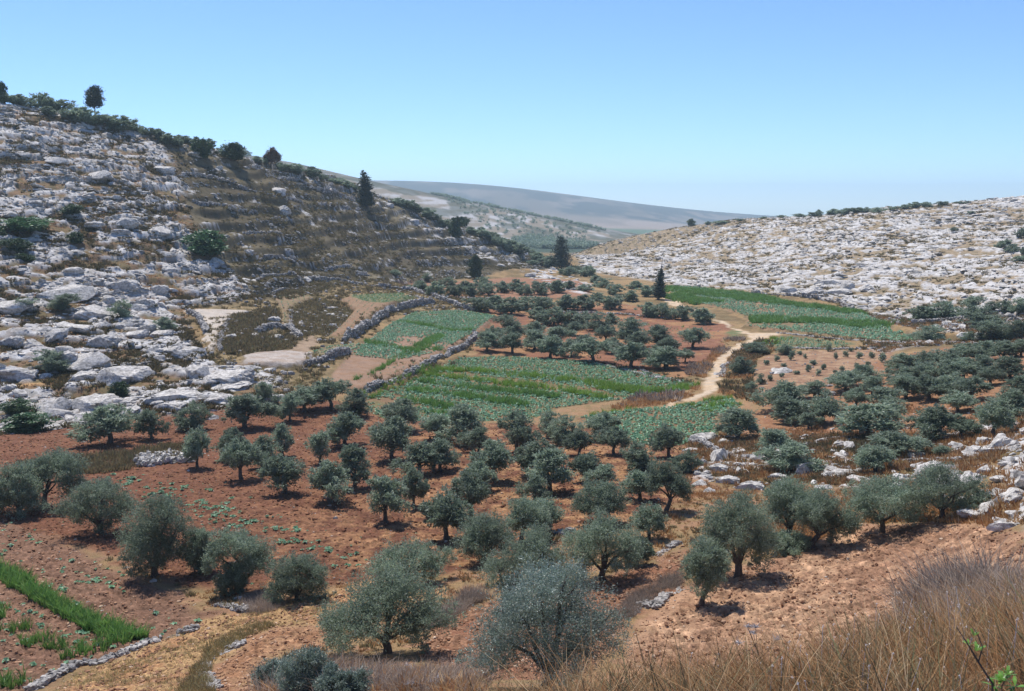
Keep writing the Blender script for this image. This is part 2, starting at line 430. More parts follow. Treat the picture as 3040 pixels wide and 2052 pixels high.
# general unevenness
GV.H = GV.H + (fbm2(GV_X * 0.12, GV_Y * 0.12, 4, 41) - 0.5) * 0.5 * (0.35 + 0.65 * sstep(-1, 2, np.maximum.reduce([sd_l, sd_r, sd_b, sd_q])))

# ------------------------------------------------------------------ the ground sheet: fan of rows that widen with distance
az = np.concatenate([np.radians(np.linspace(-70, -33, 60)), np.radians(np.linspace(-33, 33, 1150))[1:-1], np.radians(np.linspace(33, 70, 60))])
rr = [0.6]
while rr[-1] < 6300:
    r = rr[-1]
    rr.append(r + (0.10 if r < 26 else max(0.10, 0.0030 * r) if r < 120 else 0.0019 * r if r < 400 else 0.003 * r if r < 560 else 0.0042 * r if r < 1500 else 0.009 * r))
rr = np.array(rr)
AZ, RR = np.meshgrid(az, rr)
VX = (np.sin(AZ) * RR).ravel(); VY = (np.cos(AZ) * RR).ravel()
VZ = hgt(VX, VY)
nr, na = AZ.shape
RK = np.where(GV.inside(VX, VY), GV.look(VX, VY, ROCKY), 0.0)
n3d = noise3(VX * 0.9, VY * 0.9, VZ * 1.5, 171) * 0.6 + noise3(VX * 2.3, VY * 2.3, VZ * 3.4, 172) * 0.4
RK = RK * (0.5 + 0.5 * sstep(0.36, 0.50, n3d))


def mixc(c, new, w):
    w = np.asarray(w)[..., None]
    return c * (1 - w) + np.asarray(new) * w


n1 = fbm2(VX * 0.9, VY * 0.9, 4, 51); n2 = fbm2(VX * 0.16, VY * 0.16, 4, 61); n3 = fbm2(VX * 3.1, VY * 3.1, 3, 71); n4 = fbm2(VX * 0.045, VY * 0.045, 3, 81)
# warp so that outlines wander
WX = VX + (fbm2(VX * 0.5, VY * 0.5, 3, 91) - 0.5) * 2.2; WY = VY + (fbm2(VX * 0.5, VY * 0.5, 3, 95) - 0.5) * 2.2
DRY = np.array((0.33, 0.215, 0.105)); RED = np.array((0.18, 0.08, 0.046)); TAN = np.array((0.43, 0.265, 0.13)); NEAR = np.array((0.36, 0.20, 0.118))
BROWN = np.array((0.27, 0.15, 0.085)); OLIVEDRY = np.array((0.135, 0.10, 0.05)); STRAW = np.array((0.40, 0.30, 0.15)); PATH = np.array((0.60, 0.47, 0.33)); PALE = np.array((0.49, 0.42, 0.355))
cl = np.tile(DRY, (VX.size, 1))
cl = mixc(cl, OLIVEDRY, sstep(0.45, 0.65, n2) * 0.7 * sstep(110, 150, VY))
cl = mixc(cl, (0.31, 0.175, 0.10), sstep(0.42, 0.60, n1) * sstep(150, 110, VY) * 0.9)
cl = mixc(cl, (0.185, 0.145, 0.07), sstep(0.50, 0.62, n3d) * 0.5)
TERR = wpoly(0, [(560, 905), (760, 882), (900, 850), (1200, 835), (1420, 870), (1480, 905), (1330, 930), (1150, 935), (1060, 1010), (1000, 1060), (960, 1120), (860, 1190), (700, 1150), (620, 1080), (600, 980)])



def paint(P, c, c2=None, w2=None, soft=0.4, warp=True, amt=1.0):
    global cl
    sd = in_poly_sd(WX if warp else VX, WY if warp else VY, P)
    w = sstep(-soft, soft, sd) * amt
    m = w > 0
    cc = np.tile(np.asarray(c, float), (m.sum(), 1))
    if c2 is not None:
        cc = mixc(cc, c2, w2[m])
    cl[m] = mixc(cl[m], cc, w[m])


patch = sstep(0.48, 0.62, n2); fine = sstep(0.45, 0.62, n1); speck = sstep(0.56, 0.70, n3)
# hills
paint(TERR, (0.20, 0.15, 0.075), (0.29, 0.21, 0.11), fine, 1.5)
paint(Zn['left_rock'], (0.25, 0.16, 0.09), (0.15, 0.115, 0.058), sstep(0.40, 0.58, n1), 1.5)
paint(Zn['brown'], (0.128, 0.10, 0.06), (0.082, 0.070, 0.041), sstep(0.42, 0.60, n1), 1.5)
paint(Zn['brown'], (0.19, 0.155, 0.09), None, None, 1.5, True, 0.55 * sstep(0.56, 0.66, n4))
paint(Zn['right_rock'], (0.36, 0.27, 0.17), (0.19, 0.15, 0.085), sstep(0.45, 0.60, n1), 2.0)
paint(Zn['right_low_rock'], (0.30, 0.20, 0.10), (0.16, 0.115, 0.05), patch, 1.0)
paint(Zn['right_terr_rock'], (0.30, 0.19, 0.10), (0.2, 0.15, 0.08), patch, 1.0)
paint(F_grassbank, (0.16, 0.125, 0.05), STRAW, fine * 0.6, 0.8)
# soils
paint(F_red, RED, (0.36, 0.20, 0.095), np.clip(sstep(0.42, 0.66, n1) * 0.75 * sstep(-28, 2, VX) + speck * 0.25, 0, 1), 0.8)
paint(F_leftfield, (0.255, 0.145, 0.092), (0.19, 0.105, 0.066), fine, 0.6)
paint(F_tan, (0.47, 0.295, 0.14), (0.36, 0.195, 0.095), fine, 0.5)
paint(F_tan_low, (0.40, 0.225, 0.12), (0.30, 0.155, 0.08), fine, 0.6)
paint(F_mid_soil, (0.31, 0.165, 0.095), (0.25, 0.12, 0.068), fine, 0.6)
paint(F_near_soil, NEAR, (0.44, 0.27, 0.16), np.clip(fine * 0.6 + patch * 0.4, 0, 1), 0.5)
paint(F_stripe, (0.25, 0.155, 0.085), (0.17, 0.15, 0.07), fine, 0.3, False)
paint(F_lower, (0.26, 0.15, 0.08), (0.13, 0.15, 0.075), fine, 0.3)
paint(F_upper, (0.33, 0.215, 0.145), (0.27, 0.165, 0.10), fine, 0.3, False)
paint(F_third, (0.31, 0.205, 0.125), (0.26, 0.155, 0.09), fine, 0.3)
paint(F_third_green, (0.16, 0.18, 0.085), (0.26, 0.155, 0.09), fine * 0.4, 0.3)
paint(F_tongue, (0.24, 0.19, 0.11), None, None, 0.3)
paint(F_pale, PALE, (0.36, 0.285, 0.225), fine, 0.3)
paint(F_track, (0.55, 0.48, 0.40), (0.46, 0.39, 0.31), fine, 0.3)
paint(F_narrow, (0.30, 0.21, 0.13), (0.22, 0.17, 0.09), fine, 0.3); paint(F_narrow_low, (0.33, 0.235, 0.155), None, None, 0.4)
paint(F_scrub_a, (0.15, 0.11, 0.062), (0.20, 0.145, 0.075), patch, 0.5); paint(F_scrub_b, (0.135, 0.105, 0.05), (0.19, 0.135, 0.065), patch, 0.5)
paint(F_right, (0.23, 0.165, 0.09), (0.28, 0.18, 0.105), patch, 0.4); paint(F_right_low, (0.20, 0.17, 0.085), None, None, 0.4)
paint(F_mid_green, (0.23, 0.17, 0.085), (0.12, 0.17, 0.07), fine, 0.6)
paint(F_sapling, (0.30, 0.175, 0.105), (0.36, 0.24, 0.14), fine * 0.6, 0.7)
paint(F_orch_mid, (0.25, 0.12, 0.07), (0.33, 0.18, 0.09), patch, 0.6); paint(F_orch_back, (0.33, 0.185, 0.115), (0.26, 0.13, 0.075), fine, 0.6)
paint(F_orch_right, (0.35, 0.19, 0.10), (0.25, 0.125, 0.068), fine, 1.0)
paint(F_ledge_path, (0.43, 0.27, 0.13), None, None, 0.4)
paint(F_path, PATH, (0.50, 0.36, 0.22), fine * 0.8, 0.5); paint(F_path_far, (0.56, 0.42, 0.28), None, None, 0.5)
# bank with dry grass under the camera
bank = sstep(46, 30, VY) * sstep(15.5, 18.5, VZ)
cl = mixc(cl, (0.20, 0.125, 0.062), bank * 0.85)
# bare limestone
rk_c = mixc(np.tile(np.array((0.68, 0.655, 0.615)), (VX.size, 1)), (0.40, 0.38, 0.36), sstep(0.42, 0.62, n3d) * 0.6 + sstep(0.5, 0.66, n2) * 0.3)
cl = cl * (1 - RK[:, None]) + rk_c * RK[:, None]
# far country: pale rocky second ridge, dark scrub and ploughed plain on the far one
RV = np.hypot(VX, VY); farw = sstep(640, 760, RV)
PXu, PXv = to_px(VX, np.maximum(VY, 1.0), VZ)
fn = 0.45 * fbm2(VX * 0.05, VZ * 0.35, 4, 101) + 0.55 * fbm2(VX * 0.06, VY * 0.03, 4, 103); fm = fbm2(VX * 0.004, VY * 0.0014, 4, 111)
ridge = mixc(np.tile(np.array((0.27, 0.225, 0.165)), (VX.size, 1)), (0.46, 0.44, 0.42), sstep(0.46, 0.62, fn))
ridge = mixc(ridge, (0.07, 0.085, 0.055), sstep(0.54, 0.62, fbm2(VX * 0.03, VY * 0.02, 4, 121)) * 0.7)
ridge = mixc(ridge, (0.06, 0.085, 0.055), sstep(1000, 960, RV))
ridge = mixc(ridge, (0.08, 0.085, 0.055), sstep(1235, 1275, VY) * sstep(1700, 1400, VY) * 0.6)
plain = mixc(np.tile(np.array((0.33, 0.25, 0.19)), (VX.size, 1)), (0.22, 0.17, 0.12), sstep(0.4, 0.6, fm))
plain = mixc(plain, (0.10, 0.15, 0.07), sstep(2900, 2700, RV) * sstep(2000, 2200, RV))
plain = mixc(plain, (0.05, 0.055, 0.045), sstep(3600, 3850, RV) * (0.45 + 0.55 * sstep(0.40, 0.56, fbm2(VX * 0.008, VY * 0.004, 4, 131))))
farc = mixc(ridge, plain, sstep(1650, 1900, RV))
cl = cl * (1 - farw[:, None]) + farc * farw[:, None]
tone = 0.72 + 0.56 * n1 * (1 - farw) + 0.20 * farw
cl = np.clip(cl * (tone * (0.85 + 0.3 * n3d * (1 - farw) + 0.15 * farw))[:, None], 0.01, 0.9)
# small clods and furrows on tilled soil near the camera
tilled = np.zeros(VX.size)
for P in (F_near_soil, F_mid_soil, F_tan, F_tan_low, F_leftfield, F_red):
    tilled = np.maximum(tilled, sstep(0, 1.0, in_poly_sd(VX, VY, P)))
fd = np.array((0.80, 0.60)); fa = VX * fd[0] + VY * fd[1]; fb = -VX * fd[1] + VY * fd[0]
fur = fbm2(fa * 0.8, fb * 2.4, 3, 145) - 0.5
neart = sstep(0, 1.0, np.maximum(in_poly_sd(VX, VY, F_near_soil), in_poly_sd(VX, VY, F_mid_soil)))
VZ = VZ + tilled * ((fbm2(VX * 2.6, VY * 2.6, 3, 141) - 0.5) * 0.26 + (noise2(VX * 5.5, VY * 5.5, 151) - 0.5) * 0.13) * sstep(140, 60, RV) + neart * fur * 0.34
clod = sstep(0.60, 0.74, noise2(VX * 3.6, VY * 3.6, 152)) * tilled * sstep(120, 70, RV)
cl = cl * (1 - 0.38 * clod[:, None])
pale_c = sstep(0.74, 0.84, noise2(VX * 4.4, VY * 4.4, 153)) * tilled * sstep(120, 70, RV)
cl = cl * (1 + 0.45 * pale_c[:, None])
VZ = VZ + bank * (n3 - 0.5) * 0.12


def np_mesh(name, V, F, mat, smooth=False, parent=None, colors=None):
    me = bpy.data.meshes.new(name)
    V = np.ascontiguousarray(V, dtype=np.float32)
    Fs = F if isinstance(F, (list, tuple)) else [F]
    Fs = [np.asarray(f, dtype=np.int32) for f in Fs if len(f)]
    loops = np.concatenate([f.ravel() for f in Fs])
    sizes = np.concatenate([np.full(len(f), f.shape[1], dtype=np.int32) for f in Fs])
    me.vertices.add(len(V)); me.vertices.foreach_set('co', V.ravel())
    me.loops.add(len(loops)); me.loops.foreach_set('vertex_index', loops)
    me.polygons.add(len(sizes))
    me.polygons.foreach_set('loop_start', np.concatenate([[0], np.cumsum(sizes)[:-1]]).astype(np.int32))
    if smooth:
        me.polygons.foreach_set('use_smooth', np.ones(len(sizes), dtype=bool))
    else:
        me.polygons.foreach_set('use_smooth', np.zeros(len(sizes), dtype=bool))
    if colors is not None:
        at = me.attributes.new('albedo', 'FLOAT_COLOR', 'POINT')
        at.data.foreach_set('color', np.c_[colors, np.ones(len(colors))].astype(np.float32).ravel())
    me.update(calc_edges=True)
    me.materials.append(mat)
    o = bpy.data.objects.new(name, me)
    COL.objects.link(o)
    if parent is not None:
        o.parent = parent
    return o


# ------------------------------------------------------------------ materials
def new_mat(name):
    m = bpy.data.materials.new(name); m.use_nodes = True
    nt = m.node_tree
    b = nt.nodes['Principled BSDF']
    return m, nt, b


def ramp(nt, stops):
    r = nt.nodes.new('ShaderNodeValToRGB')
    el = r.color_ramp.elements
    while len(el) < len(stops):
        el.new(0.5)
    for e, (p, c) in zip(el, stops):
        e.position = p; e.color = (*c, 1)
    return r


def noise_node(nt, scale, detail=4, rough=0.6, vec=None):
    n = nt.nodes.new('ShaderNodeTexNoise')
    n.inputs['Scale'].default_value = scale; n.inputs['Detail'].default_value = detail; n.inputs['Roughness'].default_value = rough
    if vec is not None:
        nt.links.new(vec, n.inputs['Vector'])
    return n


def ground_material():
    m, nt, b = new_mat('ground_soil_and_rock')
    geo = nt.nodes.new('ShaderNodeNewGeometry')
    at = nt.nodes.new('ShaderNodeAttribute'); at.attribute_name = 'albedo'
    na_ = noise_node(nt, 1.7, 6, 0.7, geo.outputs['Position']); nb_ = noise_node(nt, 9.0, 4, 0.7, geo.outputs['Position'])
    ra = ramp(nt, [(0.3, (0.62, 0.62, 0.62)), (0.7, (1.32, 1.32, 1.32))])
    nt.links.new(nb_.outputs['Fac'], ra.inputs['Fac'])
    mx = nt.nodes.new('ShaderNodeMix'); mx.data_type = 'RGBA'; mx.blend_type = 'MULTIPLY'; mx.inputs['Factor'].default_value = 0.8
    nt.links.new(at.outputs['Color'], mx.inputs['A']); nt.links.new(ra.outputs['Color'], mx.inputs['B'])
    nt.links.new(mx.outputs['Result'], b.inputs['Base Color'])
    b.inputs['Roughness'].default_value = 0.95
    b.inputs['Specular IOR Level'].default_value = 0.1
    b1 = nt.nodes.new('ShaderNodeBump'); b1.inputs['Distance'].default_value = 0.35; b1.inputs['Strength'].default_value = 0.7
    b2 = nt.nodes.new('ShaderNodeBump'); b2.inputs['Distance'].default_value = 0.07; b2.inputs['Strength'].default_value = 0.9
    nt.links.new(na_.outputs['Fac'], b1.inputs['Height']); nt.links.new(nb_.outputs['Fac'], b2.inputs['Height'])
    nt.links.new(b1.outputs['Normal'], b2.inputs['Normal']); nt.links.new(b2.outputs['Normal'], b.inputs['Normal'])
    return m


M_ground = ground_material()
ii = np.arange(nr * na).reshape(nr, na)
quads = np.stack([ii[:-1, :-1], ii[1:, :-1], ii[1:, 1:], ii[:-1, 1:]], -1).reshape(-1, 4)[:, ::-1]
ground = np_mesh('ground', np.c_[VX, VY, VZ], quads, M_ground, smooth=True, colors=cl)
ground['kind'] = 'structure'
del WX, WY, AZ, RR, n3, n4
# ------------------------------------------------------------------ plant and stone materials
def leaf_material(name, stops, rough=0.5, trans=0.25, spec=0.35, vary=0.25, tcol=None):
    m, nt, b = new_mat(name)
    geo = nt.nodes.new('ShaderNodeNewGeometry'); oi = nt.nodes.new('ShaderNodeObjectInfo')
    r = ramp(nt, stops); nt.links.new(geo.outputs['Random Per Island'], r.inputs['Fac'])
    mr = nt.nodes.new('ShaderNodeMapRange'); mr.inputs['To Min'].default_value = 1 - vary; mr.inputs['To Max'].default_value = 1 + vary
    nt.links.new(oi.outputs['Random'], mr.inputs['Value'])
    cl_n = noise_node(nt, 0.5, 2, 0.5, geo.outputs['Position'])
    mr2 = nt.nodes.new('ShaderNodeMapRange'); mr2.inputs['From Min'].default_value = 0.35; mr2.inputs['From Max'].default_value = 0.65
    mr2.inputs['To Min'].default_value = 0.85; mr2.inputs['To Max'].default_value = 1.15
    nt.links.new(cl_n.outputs['Fac'], mr2.inputs['Value'])
    mu = nt.nodes.new('ShaderNodeMath'); mu.operation = 'MULTIPLY'
    nt.links.new(mr.outputs['Result'], mu.inputs[0]); nt.links.new(mr2.outputs['Result'], mu.inputs[1])
    mx = nt.nodes.new('ShaderNodeMix'); mx.data_type = 'RGBA'; mx.blend_type = 'MULTIPLY'; mx.inputs['Factor'].default_value = 1.0
    nt.links.new(r.outputs['Color'], mx.inputs['A']); nt.links.new(mu.outputs['Value'], mx.inputs['B'])
    nt.links.new(mx.outputs['Result'], b.inputs['Base Color'])
    b.inputs['Roughness'].default_value = rough; b.inputs['Specular IOR Level'].default_value = spec
    if trans > 0:
        tr = nt.nodes.new('ShaderNodeBsdfTranslucent'); ms = nt.nodes.new('ShaderNodeMixShader'); ms.inputs[0].default_value = trans
        nt.links.new(mx.outputs['Result'], tr.inputs['Color'])
        nt.links.new(b.outputs[0], ms.inputs[1]); nt.links.new(tr.outputs[0], ms.inputs[2])
        nt.links.new(ms.outputs[0], nt.nodes['Material Output'].inputs[0])
    return m


M_olive = leaf_material('olive_leaf', [(0.0, (0.15, 0.20, 0.128)), (0.5, (0.21, 0.27, 0.183)), (0.85, (0.285, 0.345, 0.25)), (1.0, (0.36, 0.41, 0.33))], 0.55, 0.45, 0.2)
M_silver = leaf_material('silvery_olive_leaf', [(0.0, (0.12, 0.175, 0.13)), (0.5, (0.18, 0.245, 0.20)), (0.85, (0.28, 0.34, 0.29)), (1.0, (0.40, 0.46, 0.41))], 0.4, 0.3)
M_oak = leaf_material('oak_leaf', [(0.0, (0.035, 0.07, 0.03)), (0.6, (0.06, 0.11, 0.045)), (1.0, (0.11, 0.17, 0.07))], 0.5, 0.2)
M_fig = leaf_material('fig_leaf', [(0.0, (0.055, 0.12, 0.05)), (0.6, (0.085, 0.18, 0.075)), (1.0, (0.14, 0.25, 0.11))], 0.5, 0.25)
M_conifer = leaf_material('conifer_needle', [(0.0, (0.02, 0.036, 0.026)), (0.7, (0.035, 0.058, 0.04)), (1.0, (0.06, 0.09, 0.06))], 0.6, 0.1)
M_rust = leaf_material('withered_leaf', [(0.0, (0.08, 0.05, 0.03)), (1.0, (0.17, 0.10, 0.06))], 0.7, 0.15)
M_cabbage = leaf_material('cabbage_leaf', [(0.0, (0.15, 0.31, 0.15)), (0.6, (0.21, 0.38, 0.20)), (1.0, (0.27, 0.43, 0.27))], 0.5, 0.2, 0.35, 0.1)
M_maize = leaf_material('maize_leaf', [(0.0, (0.085, 0.20, 0.045)), (0.6, (0.14, 0.28, 0.06)), (1.0, (0.25, 0.38, 0.10))], 0.5, 0.35, 0.3, 0.1)
M_maize_y = leaf_material('young_maize_leaf', [(0.0, (0.13, 0.25, 0.035)), (0.6, (0.2, 0.34, 0.05)), (1.0, (0.32, 0.42, 0.09))], 0.5, 0.35, 0.3, 0.1)
M_scrub = leaf_material('scrub_twig', [(0.0, (0.12, 0.095, 0.052)), (0.45, (0.18, 0.14, 0.075)), (0.8, (0.25, 0.19, 0.10)), (1.0, (0.15, 0.175, 0.085))], 0.8, 0.3, 0.1)
M_darkscrub = leaf_material('dark_scrub_twig', [(0.0, (0.10, 0.082, 0.045)), (0.45, (0.145, 0.115, 0.06)), (0.8, (0.20, 0.155, 0.08)), (1.0, (0.12, 0.145, 0.068))], 0.8, 0.3, 0.1)
M_thornscrub = leaf_material('grey_scrub_twig', [(0.0, (0.20, 0.155, 0.125)), (0.6, (0.32, 0.255, 0.205)), (1.0, (0.46, 0.37, 0.29))], 0.8, 0.4, 0.1)
M_straw = leaf_material('dry_grass_blade', [(0.0, (0.25, 0.12, 0.052)), (0.35, (0.42, 0.21, 0.085)), (0.75, (0.50, 0.30, 0.13)), (1.0, (0.66, 0.50, 0.30))], 0.6, 0.3, 0.2)
M_strawy = leaf_material('yellow_grass_blade', [(0.0, (0.30, 0.22, 0.10)), (0.6, (0.42, 0.32, 0.15)), (1.0, (0.30, 0.29, 0.12))], 0.6, 0.3, 0.2)
M_seed = leaf_material('pale_seed_head', [(0.0, (0.42, 0.38, 0.36)), (1.0, (0.72, 0.68, 0.66))], 0.8, 0.2, 0.1)
M_weed = leaf_material('weed_leaf', [(0.0, (0.10, 0.26, 0.03)), (1.0, (0.24, 0.45, 0.08))], 0.4, 0.35, 0.4, 0.1)
M_thistle = leaf_material('thistle_spine', [(0.0, (0.50, 0.47, 0.47)), (1.0, (0.74, 0.71, 0.72))], 0.6, 0.2, 0.3, 0.1)


def bark_material():
    m, nt, b = new_mat('olive_bark')
    geo = nt.nodes.new('ShaderNodeNewGeometry')
    n = noise_node(nt, 7, 5, 0.7, geo.outputs['Position'])
    r = ramp(nt, [(0.3, (0.045, 0.035, 0.028)), (0.7, (0.16, 0.13, 0.105))])
    nt.links.new(n.outputs['Fac'], r.inputs['Fac']); nt.links.new(r.outputs['Color'], b.inputs['Base Color'])
    bp = nt.nodes.new('ShaderNodeBump'); bp.inputs['Distance'].default_value = 0.05; nt.links.new(n.outputs['Fac'], bp.inputs['Height']); nt.links.new(bp.outputs['Normal'], b.inputs['Normal'])
    b.inputs['Roughness'].default_value = 0.9
    return m


def stone_material(name, lo, hi, stain):
    m, nt, b = new_mat(name)
    geo = nt.nodes.new('ShaderNodeNewGeometry')
    n1_ = noise_node(nt, 2.3, 6, 0.72, geo.outputs['Position']); n2_ = noise_node(nt, 11, 4, 0.7, geo.outputs['Position']); n3_ = noise_node(nt, 0.6, 3, 0.6, geo.outputs['Position'])
    r = ramp(nt, [(0.34, stain), (0.46, lo), (0.62, hi)])
    nt.links.new(n1_.outputs['Fac'], r.inputs['Fac'])
    r2 = ramp(nt, [(0.30, (0.72, 0.72, 0.72)), (0.6, (1.05, 1.05, 1.05))]); nt.links.new(n3_.outputs['Fac'], r2.inputs['Fac'])
    isl = ramp(nt, [(0.0, (0.62, 0.62, 0.625)), (0.5, (0.95, 0.945, 0.935)), (1.0, (1.18, 1.16, 1.12))]); nt.links.new(geo.outputs['Random Per Island'], isl.inputs['Fac'])
    mx = nt.nodes.new('ShaderNodeMix'); mx.data_type = 'RGBA'; mx.blend_type = 'MULTIPLY'; mx.inputs['Factor'].default_value = 1.0
    mx2 = nt.nodes.new('ShaderNodeMix'); mx2.data_type = 'RGBA'; mx2.blend_type = 'MULTIPLY'; mx2.inputs['Factor'].default_value = 1.0
    nt.links.new(r.outputs['Color'], mx.inputs['A']); nt.links.new(r2.outputs['Color'], mx.inputs['B'])
    nt.links.new(mx.outputs['Result'], mx2.inputs['A']); nt.links.new(isl.outputs['Color'], mx2.inputs['B'])
    nt.links.new(mx2.outputs['Result'], b.inputs['Base Color'])
    b1 = nt.nodes.new('ShaderNodeBump'); b1.inputs['Distance'].default_value = 0.25; b1.inputs['Strength'].default_value = 0.8
    b2 = nt.nodes.new('ShaderNodeBump'); b2.inputs['Distance'].default_value = 0.05
    nt.links.new(n1_.outputs['Fac'], b1.inputs['Height']); nt.links.new(n2_.outputs['Fac'], b2.inputs['Height'])
    nt.links.new(b1.outputs['Normal'], b2.inputs['Normal']); nt.links.new(b2.outputs['Normal'], b.inputs['Normal'])
    b.inputs['Roughness'].default_value = 0.9; b.inputs['Specular IOR Level'].default_value = 0.2
    return m


M_bark = bark_material()
M_clod = leaf_material('soil_clod', [(0.0, (0.17, 0.088, 0.052)), (0.5, (0.30, 0.165, 0.096)), (0.9, (0.40, 0.24, 0.145)), (1.0, (0.52, 0.40, 0.29))], 0.95, 0.0, 0.05, 0.0)
M_redclod = leaf_material('red_soil_clod', [(0.0, (0.12, 0.052, 0.03)), (0.6, (0.21, 0.098, 0.056)), (0.93, (0.32, 0.18, 0.10)), (1.0, (0.48, 0.38, 0.30))], 0.95, 0.0, 0.05, 0.0)
M_lime = stone_material('weathered_limestone', (0.49, 0.46, 0.415), (0.77, 0.73, 0.67), (0.22, 0.205, 0.185))
M_wall = stone_material('field_stone', (0.38, 0.355, 0.325), (0.60, 0.565, 0.52), (0.21, 0.19, 0.17))

# ------------------------------------------------------------------ building blocks
def tube(P, Rr, seg=6):
    P = np.asarray(P, float); n = len(P)
    T = np.gradient(P, axis=0); T /= np.linalg.norm(T, axis=1, keepdims=True) + 1e-9
    ref = np.array([0.31, 0.95, 0.05]); A = np.cross(T, ref); A /= np.linalg.norm(A, axis=1, keepdims=True) + 1e-9
    B = np.cross(T, A)
    th = np.linspace(0, 2 * np.pi, seg, endpoint=False)
    V = P[:, None] + np.asarray(Rr)[:, None, None] * (A[:, None] * np.cos(th)[None, :, None] + B[:, None] * np.sin(th)[None, :, None])
    i = np.arange(n * seg).reshape(n, seg)
    F = np.stack([i[:-1], np.roll(i[:-1], -1, 1), np.roll(i[1:], -1, 1), i[1:]], -1).reshape(-1, 4)
    cap = len(P) * seg
    V = np.r_[V.reshape(-1, 3), P[-1:] + T[-1:] * Rr[-1]]
    last = i[-1]
    F3 = np.stack([last, np.roll(last, -1), np.full(seg, cap)], -1)
    return V, F, F3


class Bag:
    """several pieces gathered into one mesh"""
    def __init__(s):
        s.V = []; s.F = {}; s.n = 0

    def add(s, V, *Fs):
        for F in Fs:
            F = np.asarray(F)
            if len(F):
                s.F.setdefault(F.shape[1], []).append(F + s.n)
        s.V.append(np.asarray(V)); s.n += len(V)

    def build(s, name, mat, parent=None, smooth=False):
        return np_mesh(name, np.concatenate(s.V), [np.concatenate(f) for f in s.F.values()], mat, smooth, parent)


def merge(variants, idx, pos, ang, scl, tilt=None):
    """variants: list of (V,F4); scl (N,3); one joined V,F"""
    Vs, Fs, n = [], [], 0
    for k, (V, F) in enumerate(variants):
        m = np.where(idx == k)[0]
        if not len(m):
            continue
        c, s_ = np.cos(ang[m]), np.sin(ang[m])
        L = V[None] * scl[m][:, None, :]
        x = L[..., 0] * c[:, None] - L[..., 1] * s_[:, None]; y = L[..., 0] * s_[:, None] + L[..., 1] * c[:, None]; z = L[..., 2]
        if tilt is not None:
            z = z + x * tilt[m, 0:1] + y * tilt[m, 1:2]
        W = np.stack([x, y, z], -1) + pos[m][:, None, :]
        Vs.append(W.reshape(-1, 3))
        Fs.append((F[None] + (np.arange(len(m)) * len(V))[:, None, None]).reshape(-1, F.shape[1]) + n)
        n += len(m) * len(V)
    return np.concatenate(Vs), np.concatenate(Fs)


def rock_shape(n, seed, sharp=4.0, rough=0.28):
    r = np.random.default_rng(seed)
    g = np.linspace(-1, 1, n)
    P, F, key = [], [], {}

    def vid(p):
        k = tuple(np.round(p, 5))
        if k not in key:
            key[k] = len(P); P.append(p)
        return key[k]
    for ax in range(3):
        for sg in (-1, 1):
            for a in range(n - 1):
                for b_ in range(n - 1):
                    q = []
                    for da, db in ((0, 0), (1, 0), (1, 1), (0, 1)):
                        p = np.zeros(3); p[ax] = sg; p[(ax + 1) % 3] = g[a + da]; p[(ax + 2) % 3] = g[b_ + db]
                        q.append(vid(p))
                    F.append(q if sg > 0 else q[::-1])
    P = np.array(P, float)
    P /= (np.abs(P) ** sharp).sum(1, keepdims=True) ** (1 / sharp)
    P *= 1 + rough * (r.random((len(P), 1)) - 0.5)
    o = r.random(3) * 50
    d = noise3(P[:, 0] * 1.3 + o[0], P[:, 1] * 1.3 + o[1], P[:, 2] * 1.3 + o[2], seed) - 0.5
    P *= (1 + 0.8 * d)[:, None]
    for _ in range(3):                                          # broken faces
        nn = r.normal(size=3); nn[2] = abs(nn[2]) * 0.6; nn /= np.linalg.norm(nn); lim = r.uniform(0.55, 0.85)
        t = P @ nn
        P -= np.clip(t - lim, 0, None)[:, None] * nn * 0.9
    return P * 0.5, np.array(F)


ROCK_S = [rock_shape(3, 100 + k, 3.5, 0.35) for k in range(8)]
ROCK_M = [rock_shape(5, 200 + k, 3.0, 0.24) for k in range(8)]
ROCK_L = [rock_shape(9, 300 + k, 2.7, 0.16) for k in range(10)]


def blade_tuft(seed, n, spread, h, w, lean, seg=2):
    r = np.random.default_rng(seed); V = []; F = []
    for _ in range(n):
        a = r.uniform(0, 2 * np.pi); rad = spread * np.sqrt(r.random()); hh = h * r.uniform(0.6, 1.1); ln = lean * r.uniform(0.3, 1.0)
        b0 = np.array([rad * np.cos(a), rad * np.sin(a), -0.03]); a2 = a + r.normal() * 0.7; dr = np.array([np.cos(a2), np.sin(a2), 0])
        ws = r.uniform(0, np.pi); sd = np.array([np.cos(ws), np.sin(ws), 0]) * w * 0.5
        k0 = len(V)
        for s_ in range(seg + 1):
            t = s_ / seg
            c = b0 + dr * hh * ln * t * t + np.array([0, 0, hh * t * (1 - 0.35 * ln * t)])
            tw = max(0.12, 1 - t) if seg > 1 else (1.0 if s_ == 0 else 0.25)
            V += [c - sd * tw, c + sd * tw]
        for s_ in range(seg):
            q = k0 + 2 * s_; F.append([q, q + 1, q + 3, q + 2])
    return np.array(V), np.array(F)


